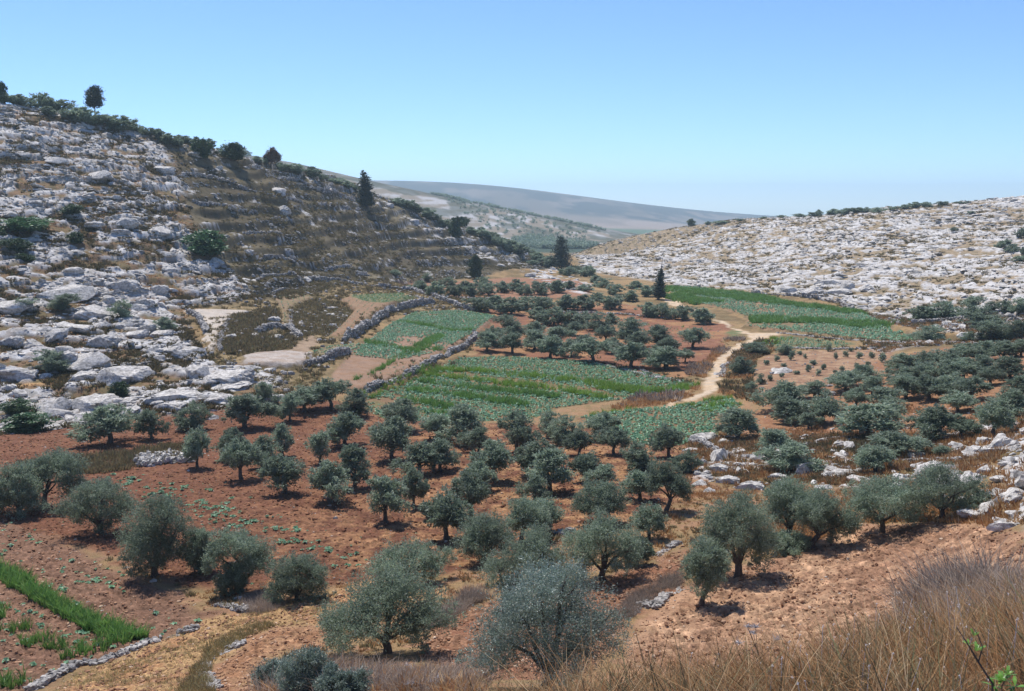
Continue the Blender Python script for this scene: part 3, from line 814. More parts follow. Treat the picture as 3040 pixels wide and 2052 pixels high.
def rosette(seed, n, rad, h, lw):
    """a low plant of broad leaves"""
    r = np.random.default_rng(seed); V = []; F = []
    for k in range(n):
        a = 2 * np.pi * k / n + r.normal() * 0.4; d = np.array([np.cos(a), np.sin(a), 0]); sd = np.array([-d[1], d[0], 0]) * lw * r.uniform(0.7, 1.2) * 0.5
        t = r.uniform(0.45, 1.0); z0 = h * 0.15
        p0 = np.array([0, 0, z0]); p1 = d * rad * t * 0.55 + np.array([0, 0, h * r.uniform(0.7, 1.1)]); p2 = d * rad * t + np.array([0, 0, h * r.uniform(0.2, 0.8)])
        k0 = len(V); V += [p0 - sd * 0.3, p0 + sd * 0.3, p1 + sd, p1 - sd, p2 + sd * 0.5, p2 - sd * 0.5]
        F += [[k0, k0 + 1, k0 + 2, k0 + 3], [k0 + 3, k0 + 2, k0 + 4, k0 + 5]]
    return np.array(V), np.array(F)


def leaf_cloud(r, blobs, n, L, Wd, W, H, cluster=0.16, ncl=None, outward=0.6):
    """rhombic leaves in twig clusters over a set of ellipsoids given in units of the crown's width and height"""
    b = np.array(blobs, float)
    c = b[:, :3] * np.array([W, W, H]); q = b[:, 3:6] * np.array([W, W, H])
    wt = (q[:, 0] * q[:, 1] * q[:, 2]) ** 0.75; wt /= wt.sum()
    ncl = ncl or max(40, n // 40)
    bi = r.choice(len(b), ncl, p=wt)
    u = r.normal(size=(ncl, 3)); u /= np.linalg.norm(u, axis=1, keepdims=True)
    rad = (r.random(ncl) ** 0.42)[:, None] * r.uniform(0.80, 1.26, (ncl, 1))
    cc = c[bi] + u * q[bi] * rad
    cs = 0.88 * cluster * q[bi].mean(1) * r.uniform(0.55, 1.7, ncl)
    li = r.integers(0, ncl, n)
    p = cc[li] + r.normal(size=(n, 3)) * (cs[li][:, None] * np.array([1.0, 1.0, 0.85]))
    ax = u[li] * outward + r.normal(size=(n, 3)) * 0.7 + np.array([0, 0, 0.15]); ax /= np.linalg.norm(ax, axis=1, keepdims=True)
    sd = np.cross(ax, r.normal(size=(n, 3))); sd /= np.linalg.norm(sd, axis=1, keepdims=True) + 1e-9
    s = r.uniform(0.65, 1.3, (n, 1)); ln = ax * L * s; wd = sd * Wd * s * 0.5
    k = p[:, 2] > 0.06 * H
    p, ln, wd = p[k], ln[k], wd[k]; m = len(p)
    V = np.stack([p, p + ln * 0.5 + wd, p + ln, p + ln * 0.5 - wd], 1).reshape(-1, 3)
    return V, np.arange(4 * m).reshape(m, 4)


def limbs(r, W, H, hf, tr, blobs, lean=(0, 0), twigs=2):
    bag = Bag()
    fork = np.array([lean[0], lean[1], hf])
    mid = fork * np.array([0.35, 0.35, 0.5]) + r.normal(size=3) * tr * np.array([0.3, 0.3, 0])
    bag.add(*tube([[0, 0, -0.25], mid * 0.25 + [0, 0, 0.02], mid, fork, fork + [0, 0, tr * 0.8]], [tr * 1.55, tr * 1.2, tr * 0.95, tr * 0.9, tr * 0.4], 8))
    for bl in blobs:
        e = np.array([bl[0] * W, bl[1] * W, bl[2] * H + 0.25 * bl[5] * H]); d = e - fork
        if np.linalg.norm(d) < tr:
            continue
        m1 = fork + d * 0.35 + np.array([0, 0, 0.10 * np.linalg.norm(d)]) * r.uniform(-0.2, 1) + r.normal(size=3) * 0.05 * np.linalg.norm(d)
        m2 = fork + d * 0.7 + r.normal(size=3) * 0.06 * np.linalg.norm(d)
        s = r.uniform(0.42, 0.62) * tr
        bag.add(*tube([fork - [0, 0, tr * 0.3], m1, m2, e], [s, s * 0.75, s * 0.5, s * 0.15], 6))
        for _ in range(twigs):
            u = r.normal(size=3); u /= np.linalg.norm(u)
            t = e + u * np.array([bl[3] * W, bl[4] * W, bl[5] * H]) * 0.8
            bag.add(*tube([m2, (m2 + t) / 2 + r.normal(size=3) * 0.05, t], [s * 0.4, s * 0.25, s * 0.08], 5))
    return bag


def std_blobs(r, lo=0.30, kind='round'):
    B = [(r.normal() * 0.04, r.normal() * 0.04, 0.56, 0.27, 0.27, 0.27)]
    n = r.integers(4, 8); ph = r.uniform(0, 6.28)
    for k in range(n):
        a = ph + 2 * np.pi * k / n + r.normal() * 0.25; d = r.uniform(0.19, 0.35); rr_ = r.uniform(0.12, 0.24)
        z = r.uniform(lo + 0.08, 0.68)
        B.append((d * np.cos(a), d * np.sin(a), z, rr_, rr_, min(rr_ * r.uniform(0.8, 1.1), z - lo + 0.06)))
    for k in range(r.integers(2, 4)):
        a = r.uniform(0, 6.28); d = r.uniform(0.02, 0.16); rr_ = r.uniform(0.11, 0.17)
        B.append((d * np.cos(a), d * np.sin(a), r.uniform(0.74, 0.84), rr_, rr_, rr_ * 0.95))
    if kind == 'bushy':
        for k in range(6):
            a = r.uniform(0, 6.28); d = r.uniform(0.1, 0.3); rr_ = r.uniform(0.14, 0.2)
            B.append((d * np.cos(a), d * np.sin(a), 0.24, rr_, rr_, 0.19))
    return B


def tree_meshes(tag_, seed, W, H, blobs, n, L, Wd, mat, hf=None, tr=None, lean=(0, 0), cluster=0.16, main=5, twigs=2, parts=('trunk', 'crown')):
    """returns two meshes: trunk with limbs, crown"""
    r = np.random.default_rng(seed)
    hf = H * 0.24 if hf is None else hf; tr = 0.035 * W + 0.02 if tr is None else tr
    tb = limbs(r, W, H, hf, tr, blobs[:main], lean, twigs)
    V, F = leaf_cloud(r, blobs, n, L, Wd, W, H, cluster)
    t = tb.build(parts[0], M_bark, smooth=True); c = np_mesh(parts[1], V, F, mat)
    tm, cm = t.data, c.data
    bpy.data.objects.remove(t); bpy.data.objects.remove(c)
    return tm, cm


LIB = {}
for k in range(5):
    r_ = np.random.default_rng(400 + k); LIB['near', 'std', k] = tree_meshes('n', 400 + k, 4, 4, std_blobs(r_, 0.22), 15000, 0.17, 0.05, M_olive)
for k in range(3):
    r_ = np.random.default_rng(430 + k); LIB['near', 'bushy', k] = tree_meshes('n', 430 + k, 4, 4, std_blobs(r_, 0.2, 'bushy'), 16000, 0.17, 0.05, M_olive, hf=0.5)
for k in range(7):
    r_ = np.random.default_rng(450 + k); LIB['mid', 'std', k] = tree_meshes('m', 450 + k, 4, 4, std_blobs(r_, 0.22), 6500, 0.27, 0.08, M_olive)
for k in range(4):
    r_ = np.random.default_rng(470 + k); LIB['mid', 'bushy', k] = tree_meshes('m', 470 + k, 4, 4, std_blobs(r_, 0.16, 'bushy'), 7000, 0.27, 0.08, M_olive, hf=0.5)
for k in range(4):
    r_ = np.random.default_rng(480 + k); LIB['far', 'std', k] = tree_meshes('f', 480 + k, 4, 4, std_blobs(r_, 0.22), 2200, 0.46, 0.16, M_olive, twigs=0)
for k in range(4):
    r_ = np.random.default_rng(490 + k); LIB['far', 'bushy', k] = tree_meshes('f', 490 + k, 4, 4, std_blobs(r_, 0.14, 'bushy'), 2400, 0.46, 0.16, M_olive, hf=0.5, twigs=0)
for nm, mt in (('fig', M_fig), ('oak', M_oak), ('rust', M_rust)):
    for k in range(2):
        r_ = np.random.default_rng(500 + k); LIB['mid', nm, k] = tree_meshes('m', 500 + k, 4, 4, std_blobs(r_, 0.12 if nm != 'rust' else 0.25, 'bushy' if nm != 'rust' else 'round'), 6000, 0.33, 0.15, mt, hf=0.6 if nm != 'rust' else 1.0, cluster=0.22)
for k in range(3):
    r_ = np.random.default_rng(520 + k); LIB['mid', 'sapling', k] = tree_meshes('m', 520 + k, 4, 4, [(0, 0, .55, .3, .3, .38), (.15, .1, .7, .2, .2, .22), (-.15, -.1, .4, .22, .22, .25)], 420, 0.9, 0.34, M_olive, hf=0.5, tr=0.09, twigs=0, main=2)
lone = [(.02, 0, .58, .30, .30, .22), (-.24, .05, .60, .20, .22, .16), (.26, -.04, .55, .20, .2, .16), (.08, 0, .73, .24, .24, .14), (-.12, 0, .80, .17, .17, .12), (.05, 0, .43, .30, .28, .10), (-.18, .1, .47, .18, .18, .1)]
LIB['mid', 'lone', 0] = tree_meshes('m', 540, 5, 5.6, lone, 11000, 0.26, 0.14, M_conifer, hf=1.6, tr=0.12, cluster=0.2)


def conifer(seed, W, H, taper, n, bare=0.0, tr=None):
    r = np.random.default_rng(seed); B = []
    for z in np.linspace(0.10, 1 - bare - 0.03, 16):
        t = z / (1 - bare)
        wr = taper(t)
        for _ in range(4):
            a = r.uniform(0, 6.28); d = wr * r.uniform(0.2, 0.5)
            B.append((d * np.cos(a), d * np.sin(a), z + r.normal() * 0.015, wr * 0.62, wr * 0.62, 0.045))
    rr2 = np.random.default_rng(seed + 1)
    tr = tr or 0.02 * H
    bag = Bag(); bag.add(*tube([[0, 0, -0.3], [0, 0, 0.1 * H], [0.01 * W, 0, 0.6 * H], [0, 0, H * 0.99]], [tr * 1.2, tr, tr * 0.6, tr * 0.15], 7))
    for _ in range(26 if bare else 14):
        z = r.uniform(0.12, 0.97) * H; a = r.uniform(0, 6.28); ln = W * (0.32 if z < H * (1 - bare) else 0.16)
        bag.add(*tube([[0, 0, z], [np.cos(a) * ln * .5, np.sin(a) * ln * .5, z + 0.05 * ln], [np.cos(a) * ln, np.sin(a) * ln, z + 0.25 * ln]], [tr * 0.3, tr * 0.2, tr * 0.05], 5))
    V, F = leaf_cloud(rr2, B, n, 0.42, 0.14, W, H, 0.3, n // 10, 0.7)
    t = bag.build('trunk', M_bark, smooth=True); c = np_mesh('crown', V, F, M_conifer)
    m = (t.data, c.data)
    bpy.data.objects.remove(t); bpy.data.objects.remove(c)
    return m


LIB['mid', 'cypress', 0] = conifer(560, 3.0, 10, lambda t: 0.46 * (1 - t) ** 0.6 * min(1, t * 5 + .5), 5200)
LIB['mid', 'snagcypress', 0] = conifer(562, 4.0, 11, lambda t: 0.40 * (1 - t) ** 0.75 * min(1, t * 5 + .5), 4200, 0.22)
LIB['mid', 'pine', 0] = conifer(564, 5.0, 8, lambda t: 0.48 * (1 - t) ** 0.4 * min(1, t * 3 + .45), 5200)


def thing(name, label, cat, loc, group=None, rotz=0.0, scale=(1, 1, 1)):
    o = bpy.data.objects.new(name, None); COL.objects.link(o)
    o.empty_display_size = 0.3
    o.location = loc; o.rotation_euler = (0, 0, rotz); o.scale = scale
    o['label'] = label; o['category'] = cat
    if group:
        o['group'] = group
    return o


def tag(o, label, cat, group=None):
    o['label'] = label; o['category'] = cat
    if group:
        o['group'] = group
    return o


def child(name, me, parent):
    o = bpy.data.objects.new(name, me); COL.objects.link(o); o.parent = parent
    return o


ORD = 'first second third fourth fifth sixth seventh eighth ninth tenth eleventh twelfth thirteenth fourteenth fifteenth sixteenth seventeenth eighteenth nineteenth twentieth'.split()
ORD += ['twenty-' + o for o in ORD[:9]] + ['thirtieth'] + ['thirty-' + o for o in ORD[:9]] + ['fortieth'] + ['forty-' + o for o in ORD[:9]]
uses = {}
PROTO = {}


def plant_tree(u, v, wpx, hpx, kind, name, label, cat, group, lod=None):
    x, y, z = hit(u, v)
    dist = math.hypot(x, y)
    W = (1.38 if dist < 100 else 1.5) * wpx * y / FPX; H = hpx * y / FPX * 1.12
    lod = lod or ('near' if dist < 66 else 'mid' if dist < 215 else 'far')
    if (lod, kind, 0) not in LIB:
        lod = 'mid'
    n = len([1 for q in LIB if q[0] == lod and q[1] == kind])
    k = uses.get((lod, kind), 0); uses[lod, kind] = k + 1
    tm, cm = LIB[lod, kind, k % n]
    bw = {'lone': (5, 5.6), 'cypress': (3, 10), 'snagcypress': (4, 11), 'pine': (5, 8)}.get(kind, (4, 4))
    rz = random.uniform(0, 6.28)
    o = thing(name, label, cat, (x, y, z - 0.05), group, rz, (W / bw[0] * random.uniform(0.88, 1.12), W / bw[0] * random.uniform(0.88, 1.12), H / bw[1]))
    o.rotation_euler = (random.uniform(-0.09, 0.09), random.uniform(-0.09, 0.09), rz)
    child('trunk', tm, o); child('crown', cm, o)
    return o, (x, y, z, W, H)


TREES = []       # footprints, to keep crops and stones clear


def olive_row(k, tail, group, lst, kind='std', name='olive_tree', cat='olive tree', noun='olive tree', size_words=True):
    P = []
    for t in lst:
        u, v = S(k, t[0], t[1]); s = TILES[k][2]
        P.append((u, v, t[2] / s, t[3] / s, t[4] if len(t) > 4 else kind))
    P.sort(key=lambda p: p[0])
    ws = np.median([p[2] for p in P]) if P else 1
    for i, (u, v, w, h, kd) in enumerate(P):
        adj = ''
        if size_words:
            adj = 'wide ' if w > 1.3 * ws else 'small ' if w < 0.72 * ws else ''
            if kd == 'bushy':
                adj += 'low bushy ' if h < 0.72 * w else 'bushy '
        pos = 'leftmost' if i == 0 else 'rightmost' if i == len(P) - 1 and len(P) > 1 else ORD[i] + ' from the left'
        lab = f'{adj}{noun}, {pos} {tail}' if len(P) > 1 else f'{adj}{noun} {tail}'
        if len(lab.split()) > 16:
            lab = f'{noun}, {pos} {tail}'
        lab = lab.replace('the dense second row of', 'the second row of')
        if len(lab.split()) > 16:
            print('LONG', lab)
        o, f = plant_tree(u, v, w, h, kd, name, lab, cat, group if len(P) > 1 else None)
        TREES.append(f)


# ---- orchard on red soil, left and centre
G1 = 'olive trees in the red soil orchard'
olive_row(4, 'along the foot of the rocky slope', 'olive trees along the foot of the rocky slope',
          [(640, 1010, 265, 225), (885, 990, 160, 175), (1120, 930, 170, 170, 'bushy'), (1425, 925, 225, 195), (1690, 885, 125, 165), (1545, 775, 95, 125, 'bushy'), (1770, 830, 180, 150), (1928, 808, 190, 175), (2060, 858, 160, 165, 'bushy'), (1610, 830, 75, 100, 'bushy')])
olive_row(4, 'in the upper row on red soil', G1,
          [(1345, 1110, 150, 185), (1535, 1150, 150, 190), (1645, 1085, 125, 190), (1865, 1130, 160, 190), (2010, 1028, 215, 200)])
olive_row(4, 'in the middle row on red soil', G1,
          [(1148, 1152, 165, 240), (1405, 1222, 200, 240), (1540, 1185, 125, 135, 'bushy'), (1655, 1303, 225, 222), (1925, 1358, 265, 245), (2065, 1272, 195, 252)])
olive_row(6, 'in the row behind the big forked olive', G1, [(450, 640, 240, 255), (600, 560, 140, 220), (782, 738, 240, 275), (920, 632, 190, 265)])
olive_row(6, 'in the row just below the striped field', G1,
          [(530, 145, 185, 170), (735, 195, 190, 140), (890, 215, 215, 210), (960, 262, 155, 135), (1160, 275, 210, 240), (1335, 180, 95, 150, 'bushy'), (1420, 215, 150, 150, 'bushy'), (1510, 282, 150, 150), (1640, 195, 165, 150)])
olive_row(6, 'in the second row below the striped field', G1,
          [(490, 305, 235, 235), (640, 385, 215, 180), (750, 362, 190, 175), (1040, 422, 205, 225), (1290, 392, 235, 205), (1555, 422, 170, 165), (1700, 275, 165, 148), (1840, 362, 200, 160, 'bushy')])
olive_row(6, 'in the third row below the striped field', G1,
          [(960, 470, 180, 155), (1350, 482, 260, 240), (1265, 535, 150, 155), (1650, 455, 150, 125), (1840, 525, 200, 170)])
olive_row(7, 'at the near edge of the lower green field', G1, [(90, 212, 175, 195), (185, 302, 155, 145, 'bushy')])
# ---- left edge clump: T5 medium
# ---- central orchard
G2 = 'olive trees in the orchard behind the striped field'
olive_row(2, 'in the back row below the brown hillside', 'olive trees in the row below the brown hillside',
          [(670, 812, 90, 58), (765, 842, 100, 80), (840, 790, 80, 62), (880, 847, 70, 75), (940, 817, 80, 60), (982, 847, 75, 75), (1040, 790, 80, 62), (1078, 836, 100, 76), (1170, 822, 75, 65), (1245, 812, 80, 65), (1290, 836, 65, 65), (1382, 832, 85, 80), (1482, 822, 90, 70), (1545, 802, 60, 48), (1640, 812, 70, 42)], 'bushy', size_words=False)
olive_row(2, 'in the dense second row of the middle orchard', G2,
          [(1030, 928, 130, 85), (1128, 912, 100, 72), (1212, 946, 150, 92), (1305, 922, 105, 82), (1402, 922, 112, 82), (1530, 922, 120, 86), (1642, 922, 112, 82), (1795, 917, 112, 86), (1710, 867, 72, 48), (1900, 872, 92, 62)], 'bushy', size_words=False)
olive_row(2, 'in the third row of the middle orchard', G2,
          [(1188, 1032, 132, 82), (1380, 992, 112, 82), (1460, 1012, 132, 112), (1590, 1022, 132, 102), (1710, 1042, 130, 102), (1800, 1002, 82, 62), (1910, 1088, 162, 122), (2062, 1106, 110, 98)], 'bushy', size_words=False)
olive_row(3, 'beside the far end of the track', 'olive trees beside the far end of the track',
          [(-40, 865, 92, 82), (45, 868, 112, 88), (165, 882, 100, 88), (290, 905, 122, 90)], 'bushy', size_words=False)
olive_row(2, 'in the fourth row of the middle orchard', G2,
          [(1110, 1132, 122, 112), (1220, 1120, 120, 110), (1340, 1082, 122, 92), (1345, 1152, 132, 112), (1480, 1122, 132, 102), (1580, 1072, 102, 82), (1645, 1152, 112, 92), (1760, 1112, 112, 102), (1800, 1175, 100, 90), (1955, 1142, 122, 92)], 'std', size_words=False)
olive_row(2, 'in the front row overlooking the striped field', G2,
          [(1068, 1162, 130, 112), (1218, 1174, 122, 115), (1440, 1202, 142, 132), (1562, 1192, 122, 102), (1685, 1228, 192, 142), (1915, 1258, 192, 142), (2045, 1222, 112, 92), (2120, 1268, 132, 122)], 'std', size_words=False)
olive_row(3, 'in the middle orchard beside the track', G2, [(25, 1005, 95, 92), (232, 1046, 142, 115), (90, 1070, 120, 90), (75, 1168, 190, 130), (185, 1130, 90, 80)], 'std', size_words=False)
# ---- right orchard
G3 = 'olive trees in the right hand orchard'
olive_row(3, 'at the left edge of the right orchard', G3,
          [(745, 1425, 250, 185), (785, 1480, 200, 150), (940, 1335, 135, 100), (985, 1482, 212, 170), (902, 1520, 128, 100)])
olive_row(3, 'in the rear left of the right orchard', G3, [(1120, 1295, 180, 112), (1240, 1262, 170, 120), (1275, 1318, 140, 110), (1180, 1392, 132, 112), (1342, 1392, 172, 118)])
olive_row(3, 'in the top row of the right orchard', G3,
          [(1460, 1190, 172, 112), (1585, 1178, 160, 112), (1700, 1168, 165, 112), (1815, 1138, 165, 115), (1920, 1118, 165, 115), (2035, 1110, 160, 105), (2140, 1098, 130, 100)], 'std', size_words=False)
olive_row(3, 'in the second row of the right orchard', G3,
          [(1440, 1272, 172, 130), (1555, 1262, 172, 130), (1685, 1252, 172, 132), (1800, 1236, 172, 130), (1925, 1212, 165, 125), (2075, 1222, 175, 125)], 'std', size_words=False)
olive_row(3, 'in the third row of the right orchard', G3,
          [(1470, 1342, 182, 140), (1600, 1352, 182, 150), (1730, 1330, 170, 140), (1850, 1352, 172, 140), (1960, 1262, 130, 105), (2140, 1342, 165, 140)], 'std', size_words=False)
olive_row(3, 'in the front row of the right orchard', G3,
          [(1255, 1562, 335, 195), (1360, 1500, 150, 150), (1642, 1578, 255, 205), (1770, 1420, 175, 125), (1790, 1572, 190, 125), (1978, 1555, 215, 205), (2080, 1440, 190, 155)])
olive_row(7, 'among the pale rocks on the right', 'olive trees among the pale rocks on the right',
          [(495, 100, 250, 175), (690, 195, 210, 150), (795, 292, 265, 170), (1292, 298, 215, 165), (1425, 212, 265, 150), (1670, 195, 100, 58, 'bushy')])
# ---- terraces at the upper right
olive_row(3, 'on the stony terraces under the right hill', 'olive trees on the stony terraces',
          [(1540, 892, 112, 85), (1682, 882, 162, 115), (1868, 905, 192, 112), (1858, 802, 92, 60), (2042, 842, 85, 78), (2130, 842, 90, 85), (1965, 826, 72, 50), (1612, 1007, 162, 88), (1960, 1002, 200, 112), (1838, 1004, 92, 55), (2112, 992, 112, 112), (2000, 936, 102, 66)], 'bushy')
olive_row(3, 'on top of the pale right hill', 'trees on the crest of the right hill',
          [(220, 337, 45, 42), (315, 328, 32, 18), (395, 322, 70, 18), (500, 306, 40, 14), (640, 293, 40, 12), (740, 287, 60, 14), (860, 284, 60, 22), (932, 280, 44, 26), (965, 272, 42, 30), (1045, 270, 66, 32), (1115, 266, 70, 36), (1165, 263, 70, 36), (1205, 258, 70, 30), (1242, 254, 42, 26), (1310, 253, 64, 32), (1400, 242, 50, 22), (1460, 237, 52, 26), (1530, 230, 70, 32), (1590, 224, 52, 30), (1680, 218, 64, 28), (1780, 207, 62, 16), (1830, 202, 34, 12)], 'bushy', 'bush', 'bush', 'dark bush', False)
olive_row(3, 'on the bare rock of the right hill', 'bushes on the bare right hill',
          [(2020, 466, 55, 42), (2088, 484, 62, 45), (2062, 444, 44, 30), (2140, 402, 55, 50), (2150, 500, 40, 40), (2130, 545, 50, 40), (1850, 262, 30, 14), (1750, 360, 36, 18)], 'bushy', 'bush', 'bush', 'dark bush', False)
olive_row(3, 'beside the pale track', 'shrubs beside the pale track', [(600, 1082, 115, 72), (765, 1082, 100, 62), (512, 1200, 145, 108), (625, 1255, 50, 60), (570, 1290, 50, 55)], 'bushy', 'shrub', 'shrub', 'dark shrub', True)
olive_row(3, 'in the brown field beyond the track', 'saplings in the brown field',
          [(720, 1124, 26, 34), (803, 1116, 30, 48), (852, 1086, 26, 24), (1020, 1066, 24, 44), (1060, 1110, 26, 34), (1120, 1098, 26, 34), (1200, 1108, 30, 36), (1270, 1106, 30, 34), (1330, 1130, 34, 50), (655, 1144, 28, 32), (900, 1185, 24, 44), (930, 1146, 32, 30), (990, 1172, 30, 34), (960, 1206, 26, 34), (1100, 1182, 22, 30), (1180, 1160, 26, 28), (680, 1236, 30, 34), (830, 1200, 30, 24), (760, 1160, 30, 26), (745, 1215, 26, 26), (1250, 1150, 28, 26), (1060, 1196, 24, 24), (1150, 1066, 26, 22), (880, 1106, 22, 24)], 'sapling', 'sapling', 'sapling', 'small sapling', False)
# ---- left hill: nose of the ridge and skyline
G5 = 'trees along the nose of the left ridge'
olive_row(2, 'down the nose of the left ridge', G5,
          [(560, 312, 70, 45), (600, 330, 80, 50), (655, 356, 85, 52), (715, 384, 85, 52), (770, 398, 50, 35), (815, 440, 70, 48), (980, 480, 60, 40), (1040, 500, 85, 55), (1105, 520, 80, 52), (1145, 548, 80, 52), (1205, 580, 100, 62), (1265, 596, 80, 52), (1330, 612, 70, 45), (1370, 640, 80, 50), (1425, 672, 90, 60), (1335, 660, 50, 30), (1540, 722, 80, 55), (1590, 706, 70, 45), (1650, 730, 90, 62), (1700, 762, 60, 40), (1740, 790, 80, 52), (1815, 830, 80, 62), (1930, 800, 70, 45), (1990, 845, 80, 62), (2030, 830, 60, 50)], 'bushy', 'bush', 'bush', 'grey-green bush', False)
G4 = 'olive trees on the skyline of the left hill'
olive_row(1, 'on the skyline of the left hill', G4,
          [(30, 322, 85, 66), (85, 322, 60, 52), (130, 326, 90, 62), (190, 332, 75, 54), (265, 342, 90, 92), (310, 372, 100, 70), (375, 382, 110, 80), (300, 400, 90, 50), (430, 420, 80, 60), (480, 440, 100, 80), (535, 452, 110, 90), (590, 462, 90, 60), (650, 470, 130, 74), (705, 496, 70, 46), (762, 500, 120, 84), (838, 504, 80, 62), (935, 534, 80, 56), (985, 540, 80, 50), (1060, 588, 100, 66), (1100, 590, 60, 50), (1150, 566, 78, 48), (1222, 600, 80, 60), (1300, 612, 66, 58), (1355, 620, 40, 30), (1510, 660, 72, 54), (1600, 698, 64, 38), (1650, 700, 50, 36), (1740, 730, 50, 36), (1805, 754, 100, 52), (1850, 770, 60, 40), (1930, 790, 100, 62), (1990, 805, 60, 36), (2095, 830, 90, 40), (2160, 856, 80, 44), (2215, 880, 60, 40)], 'bushy', size_words=False)
# singles
SING = [
    (1, 590, 408, 112, 178, 'lone', 'round_tree', 'lone dark round-crowned tree on a bare trunk above the skyline', 'tree'),
    (1, 2, 250, 52, 120, 'oak', 'skyline_tree', 'tall dark tree cut by the left edge on the skyline', 'tree'),
    (1, 1265, 672, 92, 115, 'oak', 'oak_tree', 'bright dark-green tree just under the skyline, left of its wider neighbour', 'tree'),
    (1, 1430, 678, 125, 98, 'oak', 'oak_tree', 'wide dark-green tree just under the skyline beside white rocks', 'tree'),
    (1, 1682, 728, 74, 112, 'rust', 'withered_tree', 'brownish withered tree on a thin trunk near the skyline', 'tree'),
    (1, 1282, 1278, 235, 150, 'fig', 'fig_bush', 'large round bright-green bush among white rocks on the left hill', 'bush'),
    (1, 135, 1130, 195, 92, 'fig', 'green_bush', 'broad green bush on white rocks near the left edge', 'bush'),
    (1, 105, 1250, 130, 82, 'oak', 'dark_bush', 'dark bush just below the broad green bush, left edge', 'bush'),
    (1, 470, 1200, 92, 66, 'oak', 'small_bush', 'dark green bush below centre of the rocky left slope', 'bush'),
    (1, 450, 1020, 95, 62, 'oak', 'small_bush', 'small dark bush in the middle of the rocky left slope', 'bush'),
    (1, 15, 1170, 66, 62, 'oak', 'small_bush', 'dark bush at the left edge beneath the broad green bush', 'bush'),
    (1, 150, 1310, 90, 50, 'oak', 'small_bush', 'low dark bush on rocks lower down at the far left', 'bush'),
    (4, 140, 218, 132, 56, 'bushy', 'olive_shrub', 'leftmost low olive shrub on the brown ledge above boulders', 'shrub'),
    (4, 378, 232, 132, 88, 'bushy', 'olive_shrub', 'middle olive shrub on the brown ledge beside pale slab', 'shrub'),
    (4, 705, 278, 115, 96, 'bushy', 'olive_shrub', 'right olive shrub at the end of the brown ledge', 'shrub'),
    (4, 965, 352, 122, 76, 'bushy', 'olive_shrub', 'olive shrub left of the grey-beige track top', 'shrub'),
    (4, 285, 588, 155, 128, 'bushy', 'olive_shrub', 'dark bush on white slabs above the tan footpath', 'shrub'),
    (4, 682, 745, 95, 92, 'oak', 'dark_bush', 'dark round bush between white slabs above the orchard', 'bush'),
    (4, 110, 850, 130, 100, 'oak', 'dark_bush', 'dark bush among boulders at the lower left of the slope', 'bush'),
    (4, 190, 940, 190, 110, 'fig', 'green_bush', 'low green bramble at the bottom of the left slope', 'bush'),
    (2, 372, 328, 84, 184, 'cypress', 'cypress_tree', 'dark cypress standing alone on the left ridge', 'cypress'),
    (2, 885, 497, 78, 108, 'oak', 'oak_tree', 'bright green oak on the nose of the left ridge', 'tree'),
    (2, 930, 440, 62, 58, 'oak', 'oak_tree', 'smaller green crown beside the bright oak on the ridge', 'tree'),
    (2, 1505, 690, 95, 172, 'pine', 'pine_tree', 'tall dark bushy pine at the end of the left ridge', 'pine'),
    (2, 2068, 862, 86, 215, 'snagcypress', 'cypress_tree', 'slim dark cypress with a bare top beside the track', 'cypress'),
    (2, 1000, 742, 62, 128, 'oak', 'young_tree', 'slender young green tree on the brown hillside', 'tree'),
    (2, 540, 722, 52, 34, 'bushy', 'small_bush', 'left small bush above the back olive row', 'bush'),
    (2, 722, 748, 52, 38, 'bushy', 'small_bush', 'right small bush above the back olive row', 'bush'),
]
for k, a, b_, w, h, kd, nm, lab, cat in SING:
    u, v = S(k, a, b_); s = TILES[k][2]
    o, f = plant_tree(u, v, w / s, h / s, kd, nm, lab, cat, None, 'mid')
    TREES.append(f)


# ---- the big olives near the camera, each with its own crown
def hero(k, bx, by, w, h, blobs, label, nleaf=26000, hf=0.22, lean=(0, 0), tr=None, seed=1, mat=None, L=0.115, Wd=0.036, cat='olive tree', name='olive_tree', main=6, group='big olive trees near the camera'):
    u, v = S(k, bx, by); s = TILES[k][2]
    x, y, z = hit(u, v)
    W = 1.2 * w / s * y / FPX; H = h / s * y / FPX * 1.1
    B = [(bx_, random.uniform(-0.12, 0.12) if len(b) == 4 else b[4], bz_, rx_, rx_ * 0.95, rz_) for b in blobs for (bx_, bz_, rx_, rz_) in [b[:4]]]
    B2 = []
    r = np.random.default_rng(seed)
    for b in B:                                             # depth: each blob gets a neighbour in front and behind
        B2.append(b)
        for sg in (-1, 1):
            q = r.uniform(0.5, 0.8)
            B2.append((b[0] + r.normal() * 0.07, b[1] + sg * b[3] * r.uniform(0.8, 1.3), b[2] - 0.05 + r.normal() * 0.06, b[3] * q, b[3] * q, b[5] * q))
    if L == 0.115:
        L = 0.115 + 0.045 * float(sstep(45, 85, y)); Wd = L * 0.33; nleaf = int(nleaf * 1.15)
    tm, cm = tree_meshes('h', seed, W, H, B2[::3] + [b for i, b in enumerate(B2) if i % 3], nleaf, L, Wd, mat or M_olive, hf=hf * H, tr=tr or 0.045 * min(W, H), lean=(lean[0] * W, lean[1] * W), cluster=0.17, main=min(main, len(B)))
    o = thing(name, label, cat, (x, y, z - 0.05), group)
    child('trunk', tm, o); child('crown', cm, o)
    TREES.append((x, y, z, W, H))
    return o


